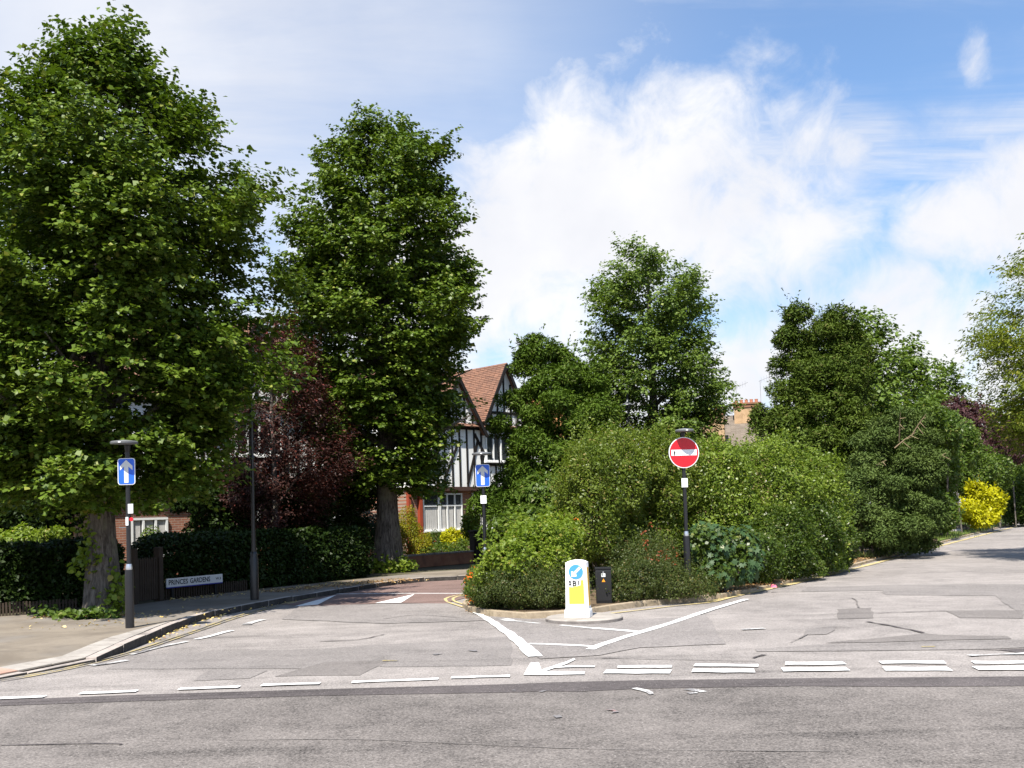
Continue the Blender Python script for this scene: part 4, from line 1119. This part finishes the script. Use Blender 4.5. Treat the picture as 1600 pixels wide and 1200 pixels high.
tudor_house('house with sunlit orange tiled roof peeping right of the gable', (.55, 50.5, 0), R(38), 7.5, [], [(1, 2.6, 1.1, 2.6, 3, 2.1)], [(1, 2.6, 4.0, 5.2, 3)], 'tile_tan', ridge=8.3, eave=5.6)

# tan brick house with chimneys behind the hedge
ch = thing('brick_house', 'tan brick house with two chimney stacks beyond the hedge', 'house', (D(1150, 700, 72).x, 72, 0), R(-14))
MB().box(-5, 6, 0, 9, 0, 6.0).build('wall', 'tan_brick', ch)
window(ch, -3, -1.4, 3.6, 5.0, -.02, 3); window(ch, 2, 3.6, 3.6, 5.0, -.02, 3)
rf = MB(); tile_slope(rf, (-5.3, -.4, 5.9), (6.3, -.4, 5.9), (6.3, 4.5, 8.9), (-5.3, 4.5, 8.9), .22, .35)
o_ = rf.build('roof_tiles', 'tile_grey', ch); o_['kind'] = 'stuff'
MB().add([(-5.3, -.38, 5.88), (6.3, -.38, 5.88), (6.3, 4.5, 8.87), (-5.3, 4.5, 8.87), (6.3, 9.4, 5.88), (-5.3, 9.4, 5.88)], [(0, 1, 2, 3), (3, 2, 4, 5), (1, 4, 2), (0, 3, 5)]).build('roof_deck', 'tile_grey', ch)
def stack(x0, x1, y0, y1, z0, z1, pots):
    s_ = MB().box(x0, x1, y0, y1, z0, z1).build('chimney_stack', 'tan_brick', ch)
    MB().box(x0 - .08, x1 + .08, y0 - .08, y1 + .08, z1, z1 + .22).build('chimney_cap', 'chimney_cap', s_)
    MB().box(x0 - .15, x1 + .15, y0 - .15, y1 + .15, z1 + .22, z1 + .34).build('chimney_cap', 'chimney_cap', s_)
    for k in range(pots):
        MB().lathe([(.13, z1 + .34), (.11, z1 + .5), (.13, z1 + .62)], 10, (x0 + (x1 - x0) * (k + .5) / pots, (y0 + y1) / 2, 0)).build('chimney_pot', 'pot', s_, True)
    return s_
stack(-2.3, -.75, -.6, .5, 0, 8.5, 4)
s_ = stack(-.1, 1.75, 3.2, 4.2, 7.0, 9.35, 5)
for x, z in ((.1, 11.0), (1.9, 11.4)):
    m = MB(); m.tube([(x, 3.7, 9.0), (x, 3.7, z)], .02, 5); m.tube([(x - .1, 3.7, z - .1), (x + .9, 3.5, z + .25)], .015, 5)
    for k in range(4): m.tube([(x + .1 + .2 * k, 3.45, z + .07 * k - .25), (x + .1 + .2 * k, 3.75, z + .07 * k + .2)], .01, 4)
    m.build('aerial', 'aerial', s_)

# garden wall, gate
gw = thing('garden_wall', 'low brick garden wall in front of the timbered house', 'wall', (0, 0, 0))
wa, wb = G(628, 889, KH), G(742, 879, KH); wd = wb - wa
for i in range(2):
    a = wa + wd * (.5 * i + .0); b = wa + wd * (.5 * i + .5)
    MB().bar((a.x, a.y, KH + .19), (b.x, b.y, KH + .19), .24, .38, (0, 0, 1)).build('wall_section', 'brick_plain', gw)
    MB().bar((a.x, a.y, KH + .405), (b.x, b.y, KH + .405), .30, .05, (0, 0, 1)).build('coping', 'kerb_dark', gw)
pier = D(740, 860, wb.y); pr_ = thing('gate_pier', 'dark square gate pier at the end of the garden wall', 'pier', (wb.x + .1, wb.y, KH), .5)
MB().box(-.2, .2, -.2, .2, 0, 1.05).build('shaft', 'timber_black', pr_, bevel=.01); MB().box(-.24, .24, -.24, .24, 1.052, 1.12).build('cap', 'timber_black', pr_, bevel=.01)
g0, g1 = G(213, 944, KH), G(247, 939, KH); gd = (g1 - g0); gt = thing('garden_gate', 'dark wooden picket gate between the two clipped hedges', 'gate', (g0.x, g0.y, KH), math.atan2(gd.y, gd.x))
gl_ = gd.length
MB().box(gl_ - .02, gl_ + .12, -.06, .08, 0, 1.15).build('gate_post', 'gate_wood', gt, bevel=.008); MB().box(-.10, .0, -.05, .06, 0, 1.15).build('gate_post', 'gate_wood', gt, bevel=.008)
for z in (.2, .75): MB().box(.004, gl_ - .024, .0, .03, z, z + .08).build('gate_rail', 'gate_wood', gt)
n = 9
for k in range(n):
    x = .03 + (gl_ - .12) * k / (n - 1); MB().prism([(x, .05), (x + .055, .05), (x + .055, .9), (x + .027, .95), (x, .9)], -.022, -.003).build('picket', 'gate_wood', gt)
# low pickets along the hedge foot
def pickets(label, a, b, n):
    f = thing('picket_fence', label, 'fence', (a.x - .16, a.y + .12, KH), math.atan2((b - a).y, (b - a).x)); L = (b - a).length
    me = MB().box(-.018, .018, -.012, .012, 0, .26).mesh('picket', 'gate_wood')
    for k in range(n):
        o_ = link('picket', me, f); o_.location = (L * (k + .5) / n, 0, random.uniform(-.02, 0)); o_.rotation_euler = (0, random.uniform(-.03, .03), 0)
    MB().box(0, L, .014, .034, .17, .20).build('rail', 'gate_wood', f)
pickets('low dark palings at the foot of the hedge by the name plate', G(262, 938, KH), G(395, 922.5, KH), 36)
pickets('low dark palings at the foot of the far left hedge', G(-60, 968, KH), G(130, 956, KH), 36)

# ------------------------------------------------------------------ signs and posts


def text_mesh(txt, size, thick, material, name, parent, loc, sx=1.0):
    c = bpy.data.curves.new(name, 'FONT'); c.body = txt; c.size = size; c.align_x = 'CENTER'; c.align_y = 'CENTER'; c.extrude = thick; c.resolution_u = 3; c.offset = size * (.04 if txt in '01' else .018)
    o_ = bpy.data.objects.new(name, c); COL.objects.link(o_); bpy.context.view_layer.update()
    me = bpy.data.meshes.new_from_object(o_.evaluated_get(bpy.context.evaluated_depsgraph_get())); bpy.data.objects.remove(o_)
    me.materials.clear(); me.materials.append(MATS[material]); ob = link(name, me, parent); ob.rotation_euler = (R(90), 0, 0); ob.location = loc; ob.scale = (sx, 1, 1)
    return ob


def rrect(w, h, r, n=5):
    p = []
    for cx, cz, a0 in ((w / 2 - r, h / 2 - r, 0), (-w / 2 + r, h / 2 - r, 90), (-w / 2 + r, -h / 2 + r, 180), (w / 2 - r, -h / 2 + r, 270)):
        for k in range(n + 1):
            a = R(a0 + 90 * k / n); p.append((cx + r * math.cos(a), cz + r * math.sin(a)))
    return p


def disc(r, n=40): return [(r * math.cos(2 * math.pi * k / n), r * math.sin(2 * math.pi * k / n)) for k in range(n)]


def post(root, top, base_h=1.0, hood=True, hood_r=.205):
    MB().lathe([(.068, 0), (.068, base_h - .1), (.064, base_h - .05), (.062, base_h)], 20).build('post_base', 'black_gloss', root, True)
    MB().lathe([(.052, base_h), (.054, base_h + .03), (.042, base_h + .09)], 20).build('collar', 'silver', root, True)
    MB().lathe([(.036, base_h + .09), (.036, top)], 16).build('post_shaft', 'black_gloss', root, True)
    if hood:
        hd_ = MB().lathe([(.036, top), (.045, top + .05), (.05, top + .11), (.03, top + .12)], 20).build('lamp_neck', 'black_gloss', root, True)
        MB().lathe([(.03, top + .115), (hood_r, top + .125), (hood_r + .005, top + .15), (hood_r - .01, top + .165), (.05, top + .185), (.01, top + .19)], 28, (0, -.15, 0)).build('lamp_hood', 'grey_metal', root, True)
        MB().box(-.02, .02, -.15 - hood_r - .006, -.15 - hood_r + .012, top + .132, top + .15).build('photocell', 'sign_white', root)


def plate(root, outline, y, t, material, name, parent=None, z=0, x=0):
    o_ = MB().prism(outline, y - t, y).build(name, material, parent or root); o_.location = (x, 0, z); return o_


def one_way(label, base, d, sign_c, sh, hood_y, tag_c, tagsz, coll, rz=0, sticker=None):
    s = FPX / d; zb = base.z
    zc_ = lambda y: zb + (base_py - y) / s
    root = thing('one_way_sign', label, 'road sign', base, rz, 'one way arrow signs')
    top = (base_py - hood_y) / s - .16
    post(root, top, (base_py - coll) / s - .05)
    w = sh * .645; pl = plate(root, rrect(w, sh, .045), -.05, .012, 'sign_white', 'sign_plate', z=(base_py - sign_c) / s)
    plate(root, rrect(w - .022, sh - .022, .036), -.0625, .003, 'sign_blue', 'blue_face', pl)
    k = w; ar = [(0, .68), (.36, .32), (.36, .07), (.125, .29), (.125, -.66), (-.125, -.66), (-.125, .29), (-.36, .07), (-.36, .32)]
    plate(root, [(x * k, z * k) for x, z in ar], -.066, .003, 'sign_grey', 'arrow', pl)
    MB().box(-.045, .045, -.05, -.034, -.12, -.09).build('bracket', 'grey_metal', pl); MB().box(-.045, .045, -.05, -.034, .09, .12).build('bracket', 'grey_metal', pl)
    MB().box(tag_c[0] - tagsz[0] / 2, tag_c[0] + tagsz[0] / 2, -.045, -.037, tag_c[1] - tagsz[1] / 2, tag_c[1] + tagsz[1] / 2).build('small_notice', 'sign_white', root)
    if sticker:
        MB().box(tag_c[0] - tagsz[0] * .25, tag_c[0] + tagsz[0] * .25, -.0475, -.0455, tag_c[1] - tagsz[1] * .3, tag_c[1] + tagsz[1] * .3).build('notice_print', 'sign_grey', root)
        MB().box(-.03, .012, -.042, -.036, sticker[0], sticker[1]).build('sticker', 'sign_white', root)
        m_ = MB().lathe([(.03, 0), (.03, .012)], 16).build('red_reflector', 'sign_red', root); m_.rotation_euler = (R(90), 0, 0); m_.location = (.055, -.02, (sticker[0] + sticker[1]) / 2 + .03)
        MB().box(-.145, -.034, -.012, .002, .86 + .72, .875 + .72).build('cable_tie', 'grey_metal', root)
    return root


base_py = 981
b1 = G(203, base_py, KH); s1 = FPX / b1.y
one_way('one way arrow sign beside the big lime trunk at left', b1, b1.y, 738, 41.5 / s1, 692, (.05, (base_py - 796) / s1), (.08, .15), 886, R(2), sticker=((base_py - 822) / s1, (base_py - 809) / s1))
base_py = 926
b2 = D(760, 926, 21.0); b2.z = .09; base_py = 926
one_way('one way arrow sign in front of the timbered house', b2, 21.0, 742.5, 35 / 74.0, 708, (0, (926 - 780) / 74.0), (.125, .17), 857, R(-2))

# no entry sign
b3 = G(1076, 929, .09); s3 = FPX / b3.y; ne = thing('no_entry_sign', 'round red no entry sign on a black post before the hedge', 'road sign', b3, R(6))
post(ne, (929 - 673) / s3 - .16, (929 - 834) / s3 - .05, hood_r=.175)
rr_ = 24.2 / s3; zz = (929 - 708) / s3
pl = plate(ne, disc(rr_), -.05, .012, 'sign_white', 'sign_plate', z=zz)
plate(ne, disc(rr_ * .945), -.0625, .003, 'sign_red', 'red_face', pl)
plate(ne, [(-rr_ * .84, -rr_ * .19), (rr_ * .84, -rr_ * .19), (rr_ * .84, rr_ * .19), (-rr_ * .84, rr_ * .19)], -.066, .003, 'sign_white', 'white_bar', pl)
MB().prism([(-.20, -.05), (-.185, -.055), (-.165, .02), (-.18, .035), (-.20, .02)], -.0695, -.0691).build('graffiti', 'letter_black', pl)
for z in (-.12, .12): MB().box(-.045, .045, -.05, -.034, z - .015, z + .015).build('bracket', 'grey_metal', pl)
MB().box(-.065, .055, -.047, -.039, (929 - 762) / s3, (929 - 748) / s3).build('small_notice', 'sign_white', ne)

# keep left bollard on its plinth
pc = G(913, 967, .03); pli = MB().lathe([(.60, -.02), (.605, .055), (.59, .07), (.0, .075)], 48).build('traffic_island', 'concrete', None, True); pli.location = (pc.x, pc.y + .03, 0)
struct(pli)
MB().lathe([(.612, -.01), (.617, .05), (.607, .052)], 48).build('island_edge', 'kerb_dark', pli, True)
bc = G(905, 965, .075); bo = thing('keep_left_bollard', 'white and yellow keep left bollard on its round plinth', 'bollard', (bc.x, bc.y + .13, .074), R(-14))
def loft(secs, material, name, parent, smooth=True):
    m_ = MB(); vs = []; n_ = 24
    for z, w, d in secs:
        o_ = rrect(w, d, min(w, d) * .22, 5); vs += [(x, y, z) for x, y in o_]; n_ = len(o_)
    fs = [(i * n_ + k, i * n_ + (k + 1) % n_, (i + 1) * n_ + (k + 1) % n_, (i + 1) * n_ + k) for i in range(len(secs) - 1) for k in range(n_)]
    fs += [tuple(range(n_ - 1, -1, -1)), tuple((len(secs) - 1) * n_ + k for k in range(n_))]
    m_.add(vs, fs); return m_.build(name, material, parent, smooth)
BH = .90
# body: flat front and back, arched top
arch = [(-.185, .13), (.185, .13), (.183, .2), (.165, .86)] + [(.165 * math.cos(R(a)), .845 + .055 * math.sin(R(a))) for a in (15, 35, 55, 75, 90, 105, 125, 145, 165)] + [(-.165, .86), (-.183, .2)]
body = MB().prism(arch, -.11, .11).build('body', 'bollard_white', bo, True, .010)
MB().prism([(-.205, 0), (.205, 0), (.20, .10), (.19, .135), (-.19, .135), (-.20, .10)], -.135, .135).build('skirt', 'bollard_white', bo, True, .010)
for x in (-.13, 0, .13):
    q_ = MB().lathe([(.010, 0), (.010, .004)], 10).build('bolt', 'grey_metal', bo); q_.rotation_euler = (R(90), 0, 0); q_.location = (x, -.135, .055)
fy_ = -.1125
MB().prism([(-.122, .215), (.122, .215), (.117, .585), (.075, .585), (.065, .502), (-.06, .474), (-.117, .482)], fy_ - .003, fy_ + .003).build('yellow_panel', 'bollard_yellow', bo)
dk = MB().prism([(x, z + .715) for x, z in disc(.114)], fy_ - .004, fy_ + .003).build('blue_disc', 'bollard_blue', bo)
def rot2(pts, a, c): return [(x * math.cos(a) - z * math.sin(a) + c[0], x * math.sin(a) + z * math.cos(a) + c[1]) for x, z in pts]
arw = [(-.105, 0), (-.045, .058), (-.022, .036), (-.040, .020), (.098, .020), (.098, -.020), (-.040, -.020), (-.022, -.036), (-.045, -.058)]
MB().prism(rot2(arw, R(45), (0, .715)), fy_ - .007, fy_ - .0045).build('white_arrow', 'sign_white', dk)
text_mesh('0', .092, .001, 'letter_black', 'digit', bo, (-.100, fy_ - .004, .537)); text_mesh('B', .125, .001, 'letter_black', 'letter', bo, (-.030, fy_ - .004, .532)); text_mesh('1', .092, .001, 'letter_black', 'digit', bo, (.040, fy_ - .0045, .541))
for x, z in ((-.11, .81), (.11, .81), (-.105, .585), (.115, .60)):
    q_ = MB().lathe([(.007, 0), (.007, .003)], 8).build('screw', 'silver', bo); q_.rotation_euler = (R(90), 0, 0); q_.location = (x, fy_ + .001, z)
for s in (-1, 1):
    q_ = MB().box(-.002, .002, -.062, .062, .18, .78).build('side_panel', 'side_yellow', bo); q_.location = (s * .1785, 0, .0); q_.rotation_euler = (0, -s * math.atan(.018 / .66), 0); q_.location.x = s * (.1872 + .0035)

# black feeder cabinet
cb = G(945, 943, .09); ca = thing('feeder_cabinet', 'small black metal cabinet behind the bollard', 'cabinet', (cb.x, cb.y + .12, .088), R(-4))
MB().box(-.14, .14, -.11, .11, 0, .61).build('case', 'black_box', ca, True, .012)
MB().prism([(-.15, .612), (.15, .612), (.145, .64), (-.145, .64)], -.12, .12).build('lid', 'black_box', ca)
MB().box(-.12, .12, -.1145, -.1115, .05, .57).build('door', 'black_box', ca)
MB().box(-.035, .035, -.1185, -.1148, .475, .535).build('white_label', 'sign_white', ca); MB().box(-.012, .012, -.1185, -.1148, .545, .57).build('lock', 'silver', ca)
MB().prism([(-.032, .385), (.032, .385), (0, .445)], -.1185, -.1148).build('warning_triangle', 'orange', ca)

# street name plate
n0, n1 = G(267, 935.5, KH), G(334, 928, KH); nd = n1 - n0; ns = thing('street_name_sign', 'white street name plate reading PRINCES GARDENS in front of the dark hedge', 'street sign', (n0.x + .10, n0.y - .16, KH), math.atan2(nd.y, nd.x))
L_ = nd.length; s_n = FPX / ((n0.y + n1.y) / 2); hN = 14.5 / s_n; zN = 17 / s_n
for x in (.0, L_): MB().box(x - .025, x + .025, .0, .04, -.02, zN + hN * .8).build('leg', 'black_box', ns)
pz0 = zN; ov = .19
pln = MB().box(-ov, L_ + ov, -.022, -.002, pz0 + .022, pz0 + hN).build('name_plate', 'sign_grey', ns)
MB().box(-ov, L_ + ov, -.024, .0, pz0, pz0 + .0215).build('blue_edge', 'edge_blue', ns)
tw = (L_ + 2 * ov)
for txt, cx_, wd_ in (('PRINCES', -.30, .33), ('GARDENS', .085, .36)):
    tx = text_mesh(txt, hN * .72, .001, 'letter_black', 'lettering', pln, (L_ / 2 + tw * cx_, -.0235, pz0 + hN * .55)); tx.scale.x = tw * wd_ / max(.01, tx.dimensions.x)
text_mesh('W.3', hN * .34, .001, 'letter_black', 'lettering', pln, (L_ / 2 + tw * .42, -.0235, pz0 + hN * .54), 1.3)


# lamp posts
def lamp_post(label, base, h, side, reach=.6):
    r_ = thing('lamp_post', label, 'lamp post', base, 0, 'swan neck lamp posts')
    MB().lathe([(.09, 0), (.09, .85), (.075, .9), (.08, .95), (.06, 1.0)], 16).build('post_base', 'black_gloss', r_, True)
    MB().lathe([(.055, 1.0), (.04, 1.5), (.034, h)], 14).build('column', 'black_gloss', r_, True)
    MB().lathe([(.055, h * .62), (.06, h * .62 + .05), (.045, h * .62 + .1)], 12).build('collar', 'black_gloss', r_, True)
    pts = [(0, 0, h - .02)] + [(side * (reach / 2 - reach / 2 * math.cos(a)), 0, h + .30 + .42 * math.sin(a)) for a in [R(k) for k in (0, 30, 60, 90, 120, 150, 175)]]
    MB().tube(pts, .025, 8).build('swan_neck', 'black_gloss', r_, True)
    e = pts[-1]; ln = MB().lathe([(.035, .1), (.05, .02), (.10, -.06), (.30, -.14), (.31, -.17), (.29, -.18)], 24, e).build('lantern_hood', 'grey_metal', r_, True)
    MB().lathe([(.17, -.18), (.15, -.30), (.06, -.38), (.01, -.39)], 20, e).build('lantern_bowl', 'glass', ln, True)
    return r_


lb_ = G(398, 937, KH); lamp_post('black swan neck lamp post behind the street name plate', lb_, (937 - 585) * lb_.y / FPX, -1, .8)
fl = D(984, 700, 40); fl.z = .09; lamp_post('distant swan neck lamp post against the round lime tree', (fl.x - .0, fl.y, .09), D(984, 640, 40).z - .09, -1, .02)
bpy.data.objects['lamp_post.001'].rotation_euler = (0, 0, 0)

# ------------------------------------------------------------------ litter, stones, ground cover
def scatter(name, label, cat, region, n, size, material, seed, z=.012, zfun=None):
    rg = np.random.default_rng(seed); ps = []
    for (a, b, w, wt_) in region:
        a, b = Vector(a), Vector(b); k = int(n * wt_); t = rg.uniform(0, 1, k); d = (b - a); s = Vector((-d.y, d.x, 0)).normalized() if d.length else Vector((1, 0, 0))
        off = rg.normal(size=k) * w
        for tt, oo in zip(t, off):
            p_ = a + d * tt + s * oo; ps.append((p_.x, p_.y, a.z + z))
    ps = np.array(ps); o_ = leaves(name, ps, rg.normal(size=ps.shape) * .35 + np.array([0, 0, 1]), size, material, None, .7)
    return tag(o_, label, cat, kind='stuff')


rgn = []
gut = [G(x, y) for x, y in [(215, 1006), (260, 986), (305, 970), (350, 957), (400, 949), (450, 940)]]
for i in range(5): rgn.append((gut[i], gut[i + 1], .13, .16))
rgn += [(G(60, 985, KH), G(330, 950, KH), .6, .05), (G(270, 938, KH), G(560, 910, KH), .3, .14)]
scatter('fallen_leaves', 'yellow fallen leaves along the left kerb and footway', 'leaves', rgn, 1700, .06, 'leaf_fallen', 71)
rgn = []
gp_ = [G(x, y) for x, y in [(735, 955), (820, 962), (930, 953), (1050, 940), (1110, 936), (1200, 916), (1300, 892), (1400, 866), (1480, 846)]]
for i in range(8): rgn.append((gp_[i], gp_[i + 1], .09, .12))
gi = [G(x, y, .09) for x, y in [(1090, 927), (1180, 912), (1280, 888), (1360, 868), (1440, 848)]]
for i in range(4): rgn.append((gi[i], gi[i + 1], .22, .4))
scatter('leaf_litter', 'brown leaf litter along the island kerb', 'leaves', rgn, 2200, .055, 'leaf_litter', 72)
scatter('leaf_litter', 'brown leaf litter under the two left lime trees', 'leaves', [(G(75, 962, KH), G(200, 962, KH), .2, .5), (G(420, 925, KH), G(640, 905, KH), .35, .5)], 2200, .05, 'leaf_litter', 73)
# ivy and weeds at the foot of the first lime
rg = np.random.default_rng(88); cps = [G(x, y, KH) for x, y in [(70, 962), (85, 964), (105, 966), (120, 968), (135, 967), (150, 966), (172, 966), (62, 958)]]
ww = np.concatenate([np.array(c)[None] + rg.normal(size=(45, 3)) * np.array([.16, .08, .05]) + np.array([0, 0, .07]) for c in cps])
tag(leaves('ground_ivy', ww, rg.normal(size=ww.shape) * .5 + np.array([0, -.3, .9]), .10, 'leaf_shrub', None, .85, True), 'patch of ground ivy at the foot of the left lime', 'ivy', kind='stuff')
# grass on the right hand verge
pv = [G(x, y, .13) for x, y in [(1470, 842), (1500, 829), (1530, 822), (1560, 814), (1600, 805)]]; gq = []
for i in range(4):
    a, b = pv[i], pv[i + 1]; t = rg.uniform(0, 1, 1800); gq.append(np.array(a)[None] * (1 - t[:, None]) + np.array(b)[None] * t[:, None] + np.stack([rg.normal(size=1800) * .6 - .5, rg.normal(size=1800) * .9, np.zeros(1800)], 1))
gq = np.concatenate(gq); tag(leaves('grass_blades', gq, rg.normal(size=gq.shape) * np.array([1, 1, .2]), .13, 'grass', None, .18, False, rg.normal(size=gq.shape) * .4 + np.array([0, 0, 1])), 'short green grass beside the yellow shrub', 'grass', kind='stuff')
# low weeds on the island edge
we = []
for x, y, k, s in [(960, 938, 120, .12), (1000, 935, 120, .12), (1060, 929, 160, .14), (1110, 925, 120, .12), (1345, 872, 200, .25), (1370, 866, 120, .2), (1210, 908, 120, .14), (1300, 886, 150, .2)]:
    we.append(np.array(G(x, y, .1))[None] + rg.normal(size=(k, 3)) * np.array([s, s * .6, .04]) + np.array([0, .12, .05]))
we = np.concatenate(we); tag(leaves('weeds', we, rg.normal(size=we.shape) * np.array([1, 1, .4]), .13, 'leaf_cotoneaster', None, .2, False, rg.normal(size=we.shape) * .5 + np.array([0, 0, 1])), 'thin weeds along the island kerb', 'weeds', kind='stuff')


def rock(label, p_, s, seed):
    me = bpy.data.meshes.new('rock'); bm = bmesh.new(); bmesh.ops.create_icosphere(bm, subdivisions=3, radius=1); r_ = random.Random(seed)
    for v in bm.verts:
        k = 1 + .18 * math.sin(3 * v.co.x + seed) + .14 * math.sin(4 * v.co.y + 2 * seed) + r_.uniform(-.04, .04); v.co = Vector((v.co.x * s[0] * k, v.co.y * s[1] * k, v.co.z * s[2] * k))
    bm.to_mesh(me); bm.free(); me.materials.append(MATS['rock']); o_ = link('rock', me); o_.location = (p_.x, p_.y, p_.z + s[2] * .5); return tag(o_, label, 'rock', 'rocks on the grass verge')


rock('larger pale rock on the grass below the yellow shrub', G(1506, 829, .13), (.36, .3, .2), 3); rock('smaller pale rock left of the larger one on the grass', G(1494, 832, .13), (.24, .2, .13), 5); rock('low grey stone on the grass nearest the yellow shrub', G(1530, 823, .13), (.3, .22, .09), 8)
lw = G(1452, 855, .1); bx = MB().box(-.26, .26, -.10, .10, 0, .13).build('white_block', 'litter_white', None, False, .02); bx.location = lw; bx.rotation_euler = (0, .06, .5); tag(bx, 'whitish block lying at the kerb under the spruce', 'block')
lp = G(1209, 918, .1); pk = MB().add([(-.09, -.05, 0), (.08, -.06, .01), (.09, .05, .0), (-.07, .06, .015), (-.05, -.03, .08), (.05, -.02, .07), (.04, .04, .06), (-.04, .04, .09)], [(0, 1, 5, 4), (1, 2, 6, 5), (2, 3, 7, 6), (3, 0, 4, 7), (4, 5, 6, 7), (3, 2, 1, 0)]).build('litter', 'litter_pink'); pk.location = lp; pk.scale = (.75, .75, .75); tag(pk, 'crumpled pink litter at the island kerb', 'litter')
